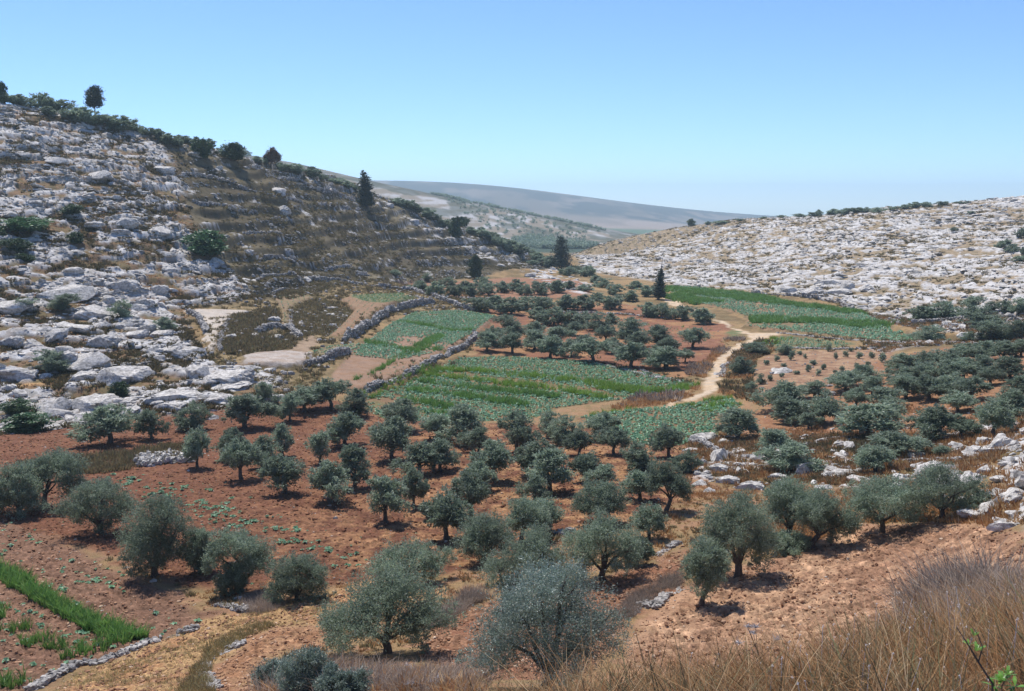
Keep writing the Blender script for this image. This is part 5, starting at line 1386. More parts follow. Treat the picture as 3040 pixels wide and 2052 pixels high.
EXTRA = [   # single stones the eye picks out: tile, x, y, width, height, label
    (4, 1350, 610, 235, 120, 'huge white pitted boulder between the grey track and orchard'), (4, 1340, 665, 265, 45, 'long flat white slab below the huge pitted boulder'),
    (4, 1000, 735, 300, 60, 'long flat white slab left of the flat pair, above orchard'), (4, 1260, 755, 180, 60, 'white slab end just above the first orchard row'),
    (4, 320, 790, 190, 120, 'big cracked grey boulder above the left orchard trees'), (4, 60, 200, 230, 90, 'smooth white boulder cut by the left edge'), (4, 370, 130, 290, 90, 'broad domed white slab above the brown ledge'),
    (4, 540, 230, 180, 80, 'white slab sloping down right of the domed slab'), (4, 730, 90, 150, 90, 'tilted white block above the brown ledge shrubs'), (4, 625, 170, 70, 60, 'small white block beside the domed slab'),
    (4, 840, 190, 110, 60, 'angular white rock left of the scrubby bank'), (4, 920, 110, 110, 90, 'leaning white rock right of the tilted block'),
    (4, 255, 345, 120, 45, 'left end block of the boulder row under the ledge'), (4, 365, 320, 120, 50, 'second block of the boulder row under the ledge'), (4, 480, 332, 110, 50, 'third block of the boulder row under the ledge'), (4, 590, 322, 110, 50, 'fourth block of the boulder row under the ledge'), (4, 735, 318, 100, 50, 'fifth block of the boulder row under the ledge'), (4, 850, 340, 110, 55, 'sixth block of the boulder row under the ledge'), (4, 950, 365, 110, 55, 'last block of the boulder row under the ledge'),
    (4, 590, 420, 190, 110, 'grey cracked dome below the boulder row'), (4, 520, 520, 230, 120, 'wide grey slab below the cracked dome'), (4, 740, 620, 280, 120, 'wide grey slab right of the footpath end'), (4, 480, 620, 150, 60, 'white block at the end of the footpath'), (4, 370, 510, 160, 120, 'white slab behind the dark footpath bush'), (4, 185, 420, 100, 70, 'rounded white rock above the dark footpath bush'), (4, 60, 420, 140, 80, 'rough white rock at the left edge below the ledge'),
    (4, 30, 610, 110, 50, 'left block of the row above the footpath'), (4, 150, 605, 130, 55, 'middle block of the row above the footpath'), (4, 265, 615, 100, 45, 'right block of the row above the footpath'),
    (4, 40, 690, 100, 60, 'left grey boulder below the footpath'), (4, 100, 710, 90, 50, 'right grey boulder below the footpath'), (4, 560, 770, 220, 70, 'flat grey slab beside the cracked boulder'), (4, 70, 880, 110, 100, 'leaning grey rock at the lower left corner of the slope'), (4, 1140, 590, 130, 70, 'white blocks edge right of the wide grey slab'), (4, 1090, 480, 180, 80, 'white rock left of the track bottom'), (4, 1000, 460, 100, 60, 'small white rock left of the track bottom'), (4, 800, 370, 120, 70, 'pale rock right of the cracked dome'),
    (4, 1230, 860, 70, 35, 'white stone on the first orchard terrace'), (4, 1570, 580, 66, 50, 'white stone on the pale bare field'), (4, 1590, 280, 80, 100, 'upright white rock beside the narrow terrace'), (4, 1000, 790, 150, 50, 'grey stones behind the first orchard trees'), (4, 485, 1002, 28, 14, 'small white stone on red soil under the left trees'),
    (5, 2075, 492, 28, 22, 'round white stone alone on the red soil'), (5, 945, 880, 42, 38, 'white stone under the dense double olive'), (5, 1470, 990, 55, 18, 'flat white stone under the low leafy olive'), (5, 785, 800, 35, 18, 'small stone left of the dense double olive'),
    (3, 745, 1175, 110, 50, 'tilted grey slab among the saplings'), (3, 370, 1195, 40, 24, 'white block standing beside the pale track'), (3, 1030, 1310, 60, 40, 'white rock in the gap of the right orchard'), (3, 1740, 690, 30, 18, 'small pale rock at the foot of the right hill'),
    (7, 560, 375, 150, 70, 'white tilted slab in front of the olives on the right'), (7, 430, 340, 130, 60, 'white slab left of the tilted slab'), (7, 320, 400, 80, 45, 'pale block at the left of the white slabs'), (7, 370, 270, 120, 60, 'pale block behind the white slabs'), (7, 270, 355, 90, 40, 'flat pale rock beside the dark leaning olive'), (7, 720, 320, 110, 45, 'pale rock under the olive pair'), (7, 1190, 330, 110, 60, 'grey boulder left of the forked olive top'), (7, 1000, 380, 110, 40, 'flat pale rock above the slanting olive'),
    (7, 1850, 190, 110, 34, 'flat white rock on the right dry slope'), (7, 1980, 165, 200, 50, 'broad pale slab at the right dry slope top'), (7, 2110, 150, 90, 60, 'pale rock at the right edge of the dry slope'), (7, 2050, 240, 80, 30, 'low pale rock in grass near the right edge'), (7, 2040, 325, 120, 40, 'pale slab in brown grass near the right edge'), (7, 2060, 440, 130, 80, 'grey slab at the right edge above the tilled soil'), (7, 2050, 600, 190, 70, 'wide grey slab at the right end of the tilled field'), (7, 1870, 530, 150, 55, 'white stones block beside the dark multi-stemmed olive'), (7, 1600, 260, 50, 24, 'small white stone under the thin pale wall'), (7, 1720, 145, 50, 24, 'small white stone above the thin pale wall'),
    (7, 1083, 1000, 22, 16, 'small white stone in the middle of the tilled soil'), (7, 1560, 985, 46, 40, 'round grey stone in the dry brush'), (7, 1430, 1000, 60, 30, 'pale stone at the left of the dry brush'),
    (3, 940, 705, 120, 50, 'dark jagged rock left of the rock ledge'), (3, 1040, 660, 170, 40, 'long dark overhanging rock ledge at the right hill foot'), (3, 1130, 680, 70, 55, 'square dark block at the right end of the ledge'), (3, 770, 705, 110, 50, 'jagged white rock left of the dark ledge'), (3, 1240, 690, 90, 50, 'tilted white slab right of the dark ledge'), (3, 1060, 715, 150, 36, 'rounded rubble rock below the dark ledge'),
    (2, 1040, 560, 60, 45, 'white boulder on the ridge right of the bright oak'), (2, 640, 405, 60, 30, 'white boulder on the ridge below the cypress'), (1, 1020, 730, 110, 90, 'white outcrop block at the top edge of the brown slope'), (1, 1360, 725, 44, 34, 'round white stone on the upper brown slope'), (1, 1720, 870, 90, 40, 'white rocks block on the long upper wall'), (1, 1760, 980, 90, 60, 'white tilted rock under the long upper wall'), (1, 1540, 1240, 60, 70, 'slanting white rock beside the round green bush'), (1, 1340, 1300, 80, 60, 'grey block at the foot of the round green bush'),
    (1, 770, 1450, 150, 90, 'white tilted block with dark base, lower left slope'), (1, 350, 680, 130, 50, 'broad white slab on the upper left slope'), (1, 100, 1180, 60, 30, 'pale rock under the left green bush'), (1, 990, 1110, 120, 55, 'white rounded slab left of the round green bush'), (1, 620, 770, 130, 70, 'white slab mound in the middle of the left slope'), (1, 780, 1070, 140, 70, 'white boulder right of centre on the left slope'),
]
used_lab = {}
for k, a, b_, w, h, lab in EXTRA:
    u, v = S(k, a, b_); s = TILES[k][2]
    x, y, z = hit(u, v + 0.25 * h / s)
    W = w / s * y / FPX * 1.08; Hh = h / s * y / FPX
    me = ROCK_L[random.randrange(len(ROCK_L))]
    key = 'rockL%d' % random.randrange(len(ROCK_L))
    if key not in PROTO:
        q = np_mesh('boulder', me[0], me[1], M_lime); PROTO[key] = q.data; bpy.data.objects.remove(q)
    o = bpy.data.objects.new('boulder', PROTO[key]); COL.objects.link(o)
    hz = min(max(Hh * 1.0, 0.22 * W), 0.6 * W)
    dp = W * random.uniform(0.6, 1.0)
    c_, gx_, gy_ = contour_angle(np.array([x]), np.array([y]))
    o.location = (x, y, z + hz * 0.05); o.scale = (W, dp, hz)
    o.rotation_euler = (0.35 * float(gy_[0]) if hz < 0.45 * W else 0, random.uniform(-0.12, 0.12), math.atan2(-x, y) + random.uniform(-0.25, 0.25))
    tag(o, lab, 'boulder', 'pale boulders')
for i in BIG:
    z_ = int(rz_[i])
    cand = [l for l in LANDM if l[0] == z_] or LANDM
    best = min(cand, key=lambda l: (l[1] - pu[i]) ** 2 + (l[2] - pv[i]) ** 2)
    dx, dy = pu[i] - best[1], pv[i] - best[2]
    rel = ('right of' if dx > 0 else 'left of') if abs(dx) > abs(dy) * 1.2 else ('below' if dy > 0 else 'above')
    dd = math.hypot(dx, dy)
    dw = 'close ' if dd < 70 else 'well ' if dd > 170 else ''
    if rel in ('right of', 'left of') and dw == 'close ':
        dw = 'just '
    if rel in ('below', 'above') and dw == 'close ':
        dw = 'just '
    shp = 'flat' if rsc[i, 2] < 0.42 * rsc[i, 0] else 'blocky'
    lab_of[i] = f'{shp} white limestone rock {dw}{rel} the {best[3]}'
groups_ = {}
for i, l in lab_of.items():
    groups_.setdefault(l, []).append(i)
for l, ids in groups_.items():
    ids.sort(key=lambda i: pu[i])
    for j, i in enumerate(ids):
        lab = l
        if len(ids) == 2:
            lab = l.replace('white limestone rock', 'white limestone rock, ' + ('the left' if j == 0 else 'the right') + ' of two,')
        elif len(ids) > 2:
            w_ = 'leftmost' if j == 0 else 'rightmost' if j == len(ids) - 1 else ORD[j] + ' from the left'
            lab = l.replace('white limestone rock', 'limestone rock, ' + w_ + ' of those')
        assert len(lab.split()) <= 16, lab
        kk = int(i) % len(ROCK_L); key = 'rockL%d' % kk
        if key not in PROTO:
            q = np_mesh('boulder', ROCK_L[kk][0], ROCK_L[kk][1], M_lime); PROTO[key] = q.data; bpy.data.objects.remove(q)
        o = bpy.data.objects.new('boulder', PROTO[key]); COL.objects.link(o)
        o.location = (rx[i], ry[i], rzz[i]); o.scale = tuple(rsc[i]); o.rotation_euler = (math.atan(tl[i, 1]), -math.atan(tl[i, 0]), ra[i])
        tag(o, lab, 'boulder', 'pale boulders')

# ------------------------------------------------------------------ scrub, dry grass and other cover
def cover(name, label, P, n, variants, mat, smin, smax, seed, accept=None, trees=0.0, sq=1.0):
    r = np.random.default_rng(seed)
    q = scatter(P, n, r, accept) if not isinstance(P, tuple) else P[0]
    q = q[(poly_sd(q[:, 0], q[:, 1], F_path) < -0.4)]
    if trees:
        q = q[clear_of_trees(q[:, 0], q[:, 1], trees)]
    m = len(q); s = smin + (smax - smin) * r.random(m) ** 2
    V, F = merge(variants, r.integers(0, len(variants), m), np.c_[q, hgt(q[:, 0], q[:, 1])], r.uniform(0, 6.28, m), np.c_[s, s, s * r.uniform(0.7, 1.2, m) * sq])
    o = np_mesh(name, V, F, mat)
    o['kind'] = 'stuff'; o['label'] = label
    return o


def clump(f0, amt=1.0, sd=7, lo=0.42, hi=0.60):
    return lambda x, y: np.clip(sstep(lo, hi, fbm2(x * f0, y * f0, 3, sd)), 0.06, 1) * amt


def not_rock(fn):
    return lambda x, y: fn(x, y) * (1 - 0.8 * GV.look(x, y, ROCKY))


SCR = [blade_tuft(900 + k, 26, 0.42, 0.62, 0.16, 0.75, 1) for k in range(5)]
GRS = [blade_tuft(910 + k, 16, 0.22, 0.5, 0.05, 0.7, 2) for k in range(5)]
GRF = [blade_tuft(920 + k, 16, 0.40, 0.55, 0.12, 0.7, 1) for k in range(5)]
TW = [blade_tuft(930 + k, 34, 0.30, 0.6, 0.022, 0.9, 2) for k in range(5)]
cover('hillside_scrub', 'brown scrub on the terraced hillside', Zn['brown'], 26000, SCR, M_darkscrub, 0.45, 1.6, 951, clump(0.10, 1, 7, 0.30, 0.60), sq=0.75)
cover('slope_scrub', 'dark scrub between the white rocks of the left slope', Zn['left_rock'], 10000, SCR, M_darkscrub, 0.4, 1.5, 952, not_rock(clump(0.13, 1, 8)), sq=0.8)
cover('hill_scrub', 'dark scrub between the rocks of the right hill', Zn['right_rock'], 6500, SCR, M_darkscrub, 0.7, 2.0, 953, not_rock(clump(0.06, 1, 9)), sq=0.7)
cover('bank_scrub', 'dark scrub in the hollow banks beside the pale fields', F_scrub_a, 620, SCR, M_scrub, 0.6, 1.7, 954); cover('bank_scrub', 'brown scrub in the rounded hollow', F_scrub_b, 420, SCR, M_scrub, 0.5, 1.4, 955)
cover('grass_bank', 'green-brown weeds on the bank left of the stone heap', F_grassbank, 900, GRF, M_scrub, 0.5, 1.4, 956)
cover('hillside_grass', 'dry yellow grass on the terraced hillside', Zn['brown'], 1700, GRF, M_strawy, 0.6, 1.6, 957, clump(0.05, 1, 33, 0.5, 0.62), sq=0.6)
cover('slope_grass', 'dry grass on the rocky left slope', Zn['left_rock'], 2200, GRF, M_straw, 0.5, 1.3, 958, not_rock(clump(0.09, 1, 12)), sq=0.6)
cover('dry_grass', 'dry grass among the pale rocks at the right', Zn['right_low_rock'], 5200, GRF, M_straw, 0.3, 1.0, 959, not_rock(clump(0.2, 1, 13, 0.35, 0.55)), 0.15)
cover('dry_scrub', 'dark weeds among the pale rocks at the right', Zn['right_low_rock'], 1200, SCR, M_scrub, 0.3, 0.9, 960, not_rock(clump(0.12, 1, 14)), 0.15)
cover('terrace_grass', 'dry grass on the right hand terraces', Zn['right_terr_rock'], 1500, GRF, M_straw, 0.5, 1.2, 961, None, 0.1)
cover('terrace_scrub', 'dark weeds on the right hand terraces', Zn['right_terr_rock'], 500, SCR, M_scrub, 0.5, 1.3, 962, None, 0.1)
# verges: dry growth along the track, field edges and walls
VERGE = wpoly(9, [(-300, 920), (0, 790), (500, 760), (640, 600), (480, 560), (480, 480), (700, 420), (760, 300), (900, 200), (1060, 200), (900, 330), (830, 480), (760, 560), (700, 760), (400, 860), (0, 930)])
VERGE2 = wpoly(9, [(830, 600), (900, 480), (930, 380), (1110, 250), (1300, 200), (1450, 300), (1200, 400), (1150, 600), (1240, 880), (1000, 800), (820, 760)])
cover('verge_grass', 'dry grass beside the pale track', VERGE, 1300, GRF, M_straw, 0.5, 1.2, 963, clump(0.15, 1, 15)); cover('verge_scrub', 'grey thorny growth beside the pale track', VERGE, 200, SCR, M_thornscrub, 0.6, 1.8, 964, clump(0.15, 1, 16))
cover('verge_grass', 'dry grass on the bank right of the track', VERGE2, 900, GRF, M_straw, 0.5, 1.2, 965, clump(0.15, 1, 15)); cover('verge_scrub', 'dark growth right of the track', VERGE2, 300, SCR, M_scrub, 0.6, 1.6, 966, clump(0.15, 1, 17))
OPEN = wpoly(0, [(2060, 1290), (2400, 1270), (2560, 1210), (2900, 1190), (3100, 1180), (3100, 1300), (2600, 1330), (2300, 1330), (2050, 1380), (2050, 1560), (1980, 1660), (1900, 1640), (2000, 1480)])
cover('field_edge_grass', 'dry grass at the edge of the right orchard', OPEN, 2200, GRF, M_straw, 0.3, 0.9, 967, clump(0.16, 1, 18), 0.2)
EDGE = wpoly(6, [(640, 1240), (760, 1150), (930, 1040), (1010, 1060), (900, 1110), (760, 1200)])
cover('edge_scrub', 'grey dry growth on the bank beside the big forked olive', EDGE, 260, TW, M_thornscrub, 0.6, 1.5, 968)
EDGE2 = wpoly(6, [(1700, 1180), (1780, 1060), (1900, 1000), (2060, 930), (2060, 1000), (1900, 1070), (1770, 1180)])
cover('edge_scrub', 'grey dry growth above the pale stone edge', EDGE2, 260, TW, M_thornscrub, 0.5, 1.2, 969)
EDGE3 = wpoly(5, [(1100, 1600), (1200, 1420), (1300, 1280), (1500, 1190), (1640, 1140), (1700, 1170), (1500, 1250), (1330, 1370), (1280, 1480), (1320, 1600)])
cover('edge_scrub', 'grey dry growth along the curved stone edge', EDGE3, 420, GRS, M_strawy, 0.5, 1.0, 970)
EDGE4 = wpoly(5, [(1540, 1090), (1480, 1000), (1640, 960), (1760, 1040), (1650, 1090)])
cover('edge_scrub', 'grey dry growth beneath the squat dark olive', EDGE4, 160, TW, M_thornscrub, 0.5, 1.1, 971)
LOWB = wpoly(6, [(-250, 1500), (100, 1440), (500, 1480), (800, 1480), (980, 1440), (1000, 1600), (-250, 1600)])
cover('bank_brush', 'grey brush on the bank at the bottom edge', LOWB, 560, TW, M_thornscrub, 0.6, 1.5, 972); cover('bank_grass', 'dry grass on the bank at the bottom edge', LOWB, 700, GRS, M_straw, 0.6, 1.3, 973)

def wall_side(n, seed, spread=1.3):
    r = np.random.default_rng(seed); out = []
    for W in WALLS:
        if W[:, 1].mean() < 60:
            continue
        sg = np.linalg.norm(np.diff(W[:, :2], axis=0), axis=1); cum = np.r_[0, np.cumsum(sg)]; m = int(n * cum[-1])
        t = r.uniform(0, cum[-1], m); out.append(np.c_[np.interp(t, cum, W[:, 0]), np.interp(t, cum, W[:, 1])] + r.normal(size=(m, 2)) * spread)
    return np.concatenate(out)


cover('wall_scrub', 'brown growth clinging along the stone walls', (wall_side(1.3, 974),), 0, SCR, M_scrub, 0.4, 1.3, 975)
cover('wall_grass', 'dry grass along the stone walls', (wall_side(1.1, 976, 1.8),), 0, GRF, M_strawy, 0.4, 1.1, 977)
FIELDS = (F_third, F_upper, F_pale, F_track, F_narrow, F_tongue, F_stripe, F_narrow_low, F_red, F_tan, F_tan_low, F_mid_soil, F_near_soil, F_leftfield, F_lower, F_path)


def off_fields(fn):
    def f(x, y):
        w = fn(x, y)
        for P in FIELDS:
            w = np.where(in_poly_sd(x, y, P) > -0.2, 0, w)
        return w
    return f


cover('terrace_bank_scrub', 'brown scrub on the banks between the small terraces', TERR, 2300, SCR, M_scrub, 0.35, 1.3, 979, off_fields(clump(0.12, 1, 35, 0.3, 0.55)))
cover('terrace_bank_grass', 'dry grass on the banks between the small terraces', TERR, 2400, GRF, M_strawy, 0.4, 1.1, 981, off_fields(clump(0.15, 1, 36, 0.3, 0.5)))
r9 = np.random.default_rng(982); q9 = scatter(TERR, 420, r9, off_fields(clump(0.2, 1, 37, 0.4, 0.6)))
V, F = merge(ROCK_S, r9.integers(0, 8, 420), np.c_[q9, hgt(q9[:, 0], q9[:, 1]) + 0.1], r9.uniform(0, 6.28, 420), r9.uniform(0.25, 1.1, (420, 1)) * np.array([[1.2, 0.8, 0.7]]))
o = np_mesh('bank_stones', V, F, M_wall); o['kind'] = 'stuff'; o['label'] = 'stones on the banks between the small terraces'
cover('bank_weeds', 'greener weeds in the scrubby hollows', F_scrub_a, 260, GRF, M_scrub, 0.5, 1.3, 983); cover('bank_weeds', 'dry grass in the rounded hollow', F_scrub_b, 420, GRF, M_strawy, 0.4, 1.1, 984)
MEAD = wpoly(0, [(300, 1640), (1000, 1740), (1500, 1690), (1960, 1500), (2090, 1300), (2520, 1290), (2600, 1560), (1900, 1760), (1500, 1850), (1000, 1960), (600, 2052), (200, 2052)])
cover('meadow_grass', 'short dry grass between the tilled plots', MEAD, 3600, GRF, M_straw, 0.15, 0.55, 985, off_fields(clump(0.4, 1, 38, 0.3, 0.55)))
cover('meadow_weeds', 'small brown weeds between the tilled plots', MEAD, 800, SCR, M_scrub, 0.2, 0.6, 986, off_fields(clump(0.3, 1, 39, 0.45, 0.6)))
OPEN2 = wpoly(7, [(200, 420), (900, 400), (1200, 400), (1450, 300), (2000, 420), (2150, 560), (1600, 580), (1180, 590), (900, 720), (500, 720), (330, 540), (150, 520)])
cover('field_edge_grass', 'brown dry grass between the pale rocks and tilled field', OPEN2, 2600, GRF, M_straw, 0.25, 0.75, 978, clump(0.3, 1, 34, 0.35, 0.55), 0.12)
# ------------------------------------------------------------------ crops
CAB = [rosette(980 + k, 11, 0.40, 0.26, 0.19) for k in range(6)]
CABF = [rosette(990 + k, 8, 0.34, 0.27, 0.17) for k in range(5)]
MZ = [blade_tuft(1000 + k, 12, 0.16, 1.15, 0.10, 0.7, 2) for k in range(6)]
MZF = [blade_tuft(1010 + k, 12, 0.24, 1.05, 0.11, 0.65, 2) for k in range(6)]


def strip_points(k, pl, width, dens, seed, gaps=True):
    r = np.random.default_rng(seed)
    W = np.array([hit(*S(k, *p))[:2] for p in pl]); sg = np.linalg.norm(np.diff(W, axis=0), axis=1); cum = np.r_[0, np.cumsum(sg)]
    n = int(cum[-1] * width * dens * 1.25); t = r.uniform(0, cum[-1], n); t = t if not gaps else t[r.random(n) < 0.25 + sstep(0.25, 0.5, noise2(t * 0.35, t * 0, seed + 3))]; n = len(t)
    x = np.interp(t, cum, W[:, 0]); y = np.interp(t, cum, W[:, 1]); dx = np.interp(t + .5, cum, W[:, 0]) - np.interp(t - .5, cum, W[:, 0]); dy = np.interp(t + .5, cum, W[:, 1]) - np.interp(t - .5, cum, W[:, 1])
    l = np.hypot(dx, dy) + 1e-6; o = r.uniform(-.5, .5, n) * width * (0.7 + 0.6 * noise2(t * 0.2, t * 0, seed))
    return np.c_[x - dy / l * o, y + dx / l * o]


def grid_points(P, dirv, sp_row, sp_in, seed, jit=0.12, gap=0.08, patch_f=None):
    r = np.random.default_rng(seed); d = np.array(dirv, float); d /= np.linalg.norm(d); nrm = np.array([-d[1], d[0]])
    a = P @ d; b = P @ nrm
    A, B = np.meshgrid(np.arange(a.min(), a.max(), sp_in), np.arange(b.min(), b.max(), sp_row))
    q = A.ravel()[:, None] * d + B.ravel()[:, None] * nrm + r.normal(size=(A.size, 2)) * jit
    m = (poly_sd(q[:, 0], q[:, 1], P) > 0.25) & (r.random(len(q)) > gap)
    if patch_f is not None:
        m &= patch_f(q[:, 0], q[:, 1]) > r.random(len(q))
    return q[m]


def wdir(k, a, b_):
    p = np.array(hit(*S(k, *a))[:2]); q = np.array(hit(*S(k, *b_))[:2])
    return q - p


def off_strips(q, strips, dist):
    ok = np.ones(len(q), bool)
    for s in strips:
        for p in s[::6]:
            ok &= (q[:, 0] - p[0]) ** 2 + (q[:, 1] - p[1]) ** 2 > dist ** 2
    return q[ok]


# striped field
ST = [strip_points(2, pl, w, 5.0, 1100 + i) for i, (pl, w) in enumerate([
    ([(735, 1252), (1000, 1282), (1400, 1318), (1700, 1356), (1950, 1402)], 3.2), ([(1750, 1372), (1950, 1402), (2157, 1396), (2270, 1372)], 4.0), ([(725, 1302), (1000, 1333), (1300, 1368), (1500, 1388), (1760, 1442)], 2.6), ([(690, 1338), (900, 1368), (1100, 1394), (1300, 1410), (1480, 1436)], 3.0), ([(610, 1392), (800, 1408), (1000, 1438), (1310, 1482)], 2.6), ([(590, 1455), (750, 1472), (860, 1496)], 2.4), ([(600, 1505), (850, 1535)], 2.2)])]
EDG = [strip_points(2, pl, 2.4, 5.0, 1120 + i) for i, pl in enumerate([[(365, 1430), (460, 1390), (570, 1352), (745, 1275)]])]
dS = wdir(2, (735, 1252), (1700, 1356))
cover('maize_strips', 'tall green maize strips across the striped field', (np.concatenate(ST[3:]),), 0, MZF, M_maize, 0.7, 1.2, 1130)
cover('maize_strips', 'yellow-green maize strips across the striped field', (np.concatenate(ST[:3]),), 0, MZF, M_maize_y, 0.7, 1.15, 1134)
cover('young_maize', 'yellow-green maize along the left wall of the striped field', (np.concatenate(EDG),), 0, MZF, M_maize_y, 0.6, 1.0, 1131)
bare = wpoly(2, [(850, 1285), (1300, 1335), (1700, 1385), (1850, 1440), (1500, 1400), (1200, 1350)])
q = grid_points(F_stripe, dS, 0.68, 0.4, 1132, 0.14, 0.12, lambda x, y: np.where(poly_sd(x, y, bare) > -0.5, 0.25, clump(0.07, 1, 19, 0.16, 0.36)(x, y)))
cover('cabbage_rows', 'blue-green cabbage rows between the maize strips', (q,), 0, CABF, M_cabbage, 0.75, 1.3, 1133)
q = np.concatenate([strip_points(2, pl, 0.5, 2.6, 1140 + i) for i, pl in enumerate([[(880, 1222), (1200, 1262), (1500, 1300), (1800, 1330), (2157, 1372)], [(960, 1205), (1300, 1245), (1700, 1295), (2157, 1350)], [(820, 1245), (1150, 1285), (1500, 1325), (1900, 1365)]])])
cover('young_maize', 'thin rows of young maize at the back of the striped field', (q,), 0, MZF, M_maize, 0.55, 0.85, 1145)
# upper terrace field
UG = wpoly(2, [(275, 1175), (360, 1105), (510, 1000), (640, 940), (900, 925), (1130, 970), (1050, 1010), (990, 1060), (820, 1160), (700, 1195), (520, 1215), (320, 1195)])
UY = wpoly(2, [(520, 1000), (640, 942), (900, 928), (1125, 970), (1050, 1010), (1000, 1045), (850, 1050), (700, 1015)])
q = grid_points(UG, wdir(2, (360, 1105), (820, 1165)), 0.66, 0.4, 1150, 0.14, 0.08, clump(0.06, 1, 20, 0.12, 0.32))
cover('cabbage_rows', 'blue-green cabbages on the upper terrace field', (q,), 0, CABF, M_cabbage, 0.8, 1.35, 1151)
q = grid_points(UY, wdir(2, (520, 1000), (1000, 1045)), 1.2, 0.9, 1152, 0.2, 0.45)
cover('young_maize', 'brighter young plants at the back of the upper terrace field', (q,), 0, MZF, M_maize, 0.45, 0.7, 1153)
UST = [strip_points(2, pl, w, 5.0, 1154 + i) for i, (pl, w) in enumerate([([(560, 992), (700, 1012), (850, 1046), (1000, 1046)], 2.2), ([(360, 1102), (480, 1132), (640, 1162), (825, 1166)], 2.4), ([(800, 1072), (740, 1110), (680, 1142), (610, 1178), (540, 1212)], 2.4), ([(540, 1212), (460, 1262), (390, 1302), (300, 1330)], 0.7)])]
cover('maize_strips', 'green maize strips dividing the upper terrace field', (np.concatenate(UST),), 0, MZF, M_maize, 0.6, 1.0, 1160)
q = scatter(F_upper, 260, np.random.default_rng(1161), clump(0.12, 1, 22))
cover('sparse_seedlings', 'sparse seedlings on the bare part of the upper field', (q,), 0, CABF, M_cabbage, 0.35, 0.8, 1162)
q = grid_points(F_third_green, wdir(8, (1720, 120), (2330, 200)), 1.1, 0.8, 1163, 0.16, 0.12)
cover('crop_patch', 'green crop at the top of the third terrace', (q,), 0, CABF, M_cabbage, 0.7, 1.1, 1164); cover('crop_patch', 'bright young plants at the top of the third terrace', (q[::2] + 0.35,), 0, MZF, M_maize, 0.35, 0.6, 1165)
q = grid_points(F_third, wdir(8, (1450, 600), (1760, 300)), 1.5, 1.1, 1166, 0.16, 0.35)
cover('seedling_rows', 'rows of small plants on the third terrace', (q,), 0, CABF, M_cabbage, 0.35, 0.7, 1167)
q = grid_points(F_tongue, wdir(8, (1200, 780), (1900, 660)), 1.0, 0.65, 1168, 0.16, 0.1)
cover('crop_patch', 'narrow tongue of blue-green cabbages below the third terrace', (q,), 0, CABF, M_cabbage, 0.8, 1.2, 1169)
q = grid_points(F_narrow, wdir(8, (940, 300), (980, 500)), 1.3, 0.9, 1170, 0.12, 0.25)
cover('seedling_rows', 'rows of seedlings on the narrow terrace', (q,), 0, CABF, M_cabbage, 0.4, 0.75, 1171)
# lower green field
q = grid_points(F_lower, wdir(9, (0, 950), (780, 1010)), 0.62, 0.4, 1172, 0.14, 0.08)
cover('cabbage_rows', 'dense blue-green cabbages of the lower field', (q,), 0, CABF, M_cabbage, 0.75, 1.25, 1173)
q = np.concatenate([strip_points(9, [(390, 885), (520, 895), (640, 915), (760, 950)], 2.2, 5, 1174), strip_points(9, [(640, 860), (780, 830), (960, 810)], 1.6, 4, 1175), strip_points(9, [(700, 900), (850, 880), (1040, 890)], 1.6, 4, 1176), strip_points(9, [(-500, 1000), (-300, 960), (0, 935)], 1.4, 3, 1177)])
cover('young_maize', 'yellow-green maize at the back of the lower field', (q,), 0, MZF, M_maize_y, 0.5, 0.9, 1178)
# far right fields
q = grid_points(F_right, wdir(3, (540, 900), (1390, 960)), 1.0, 0.52, 1180, 0.2, 0.12, clump(0.035, 1, 24, 0.18, 0.36))
cover('cabbage_rows', 'blue-green crop rows of the far right fields', (q,), 0, CABF, M_cabbage, 1.0, 1.6, 1181)
q = np.concatenate([strip_points(3, pl, w, 2.6, 1182 + i) for i, (pl, w) in enumerate([([(60, 705), (300, 735), (560, 765), (850, 800), (1000, 815), (1190, 845)], 7), ([(110, 735), (180, 760), (330, 785)], 9), ([(560, 885), (800, 885), (1100, 898), (1390, 918)], 11), ([(250, 705), (520, 735), (700, 765)], 6)])])
cover('maize_strips', 'deep green maize strips of the far right fields', (q,), 0, MZF, M_maize, 0.9, 1.3, 1188)
q = grid_points(F_right_low, wdir(3, (740, 990), (1100, 1010)), 1.1, 0.7, 1189, 0.18, 0.1)
cover('cabbage_rows', 'narrow green crop in front of the low pale wall', (q,), 0, CABF, M_cabbage, 0.8, 1.3, 1190)
cover('young_maize', 'yellow-green corner of the narrow crop by the track', (strip_points(3, [(650, 1025), (700, 1005), (745, 990)], 4, 3, 1191),), 0, MZF, M_maize_y, 0.5, 0.8, 1192)
q = grid_points(F_mid_green, wdir(3, (0, 920), (480, 960)), 1.6, 1.0, 1193, 0.3, 0.35, clump(0.08, 1, 25))
cover('crop_patch', 'patchy crop between the middle orchard and the track', (q,), 0, CABF, M_cabbage, 0.6, 1.1, 1194); cover('young_maize', 'patchy bright plants between the middle orchard and track', (q[::4] + 0.4,), 0, MZF, M_maize_y, 0.4, 0.6, 1195)
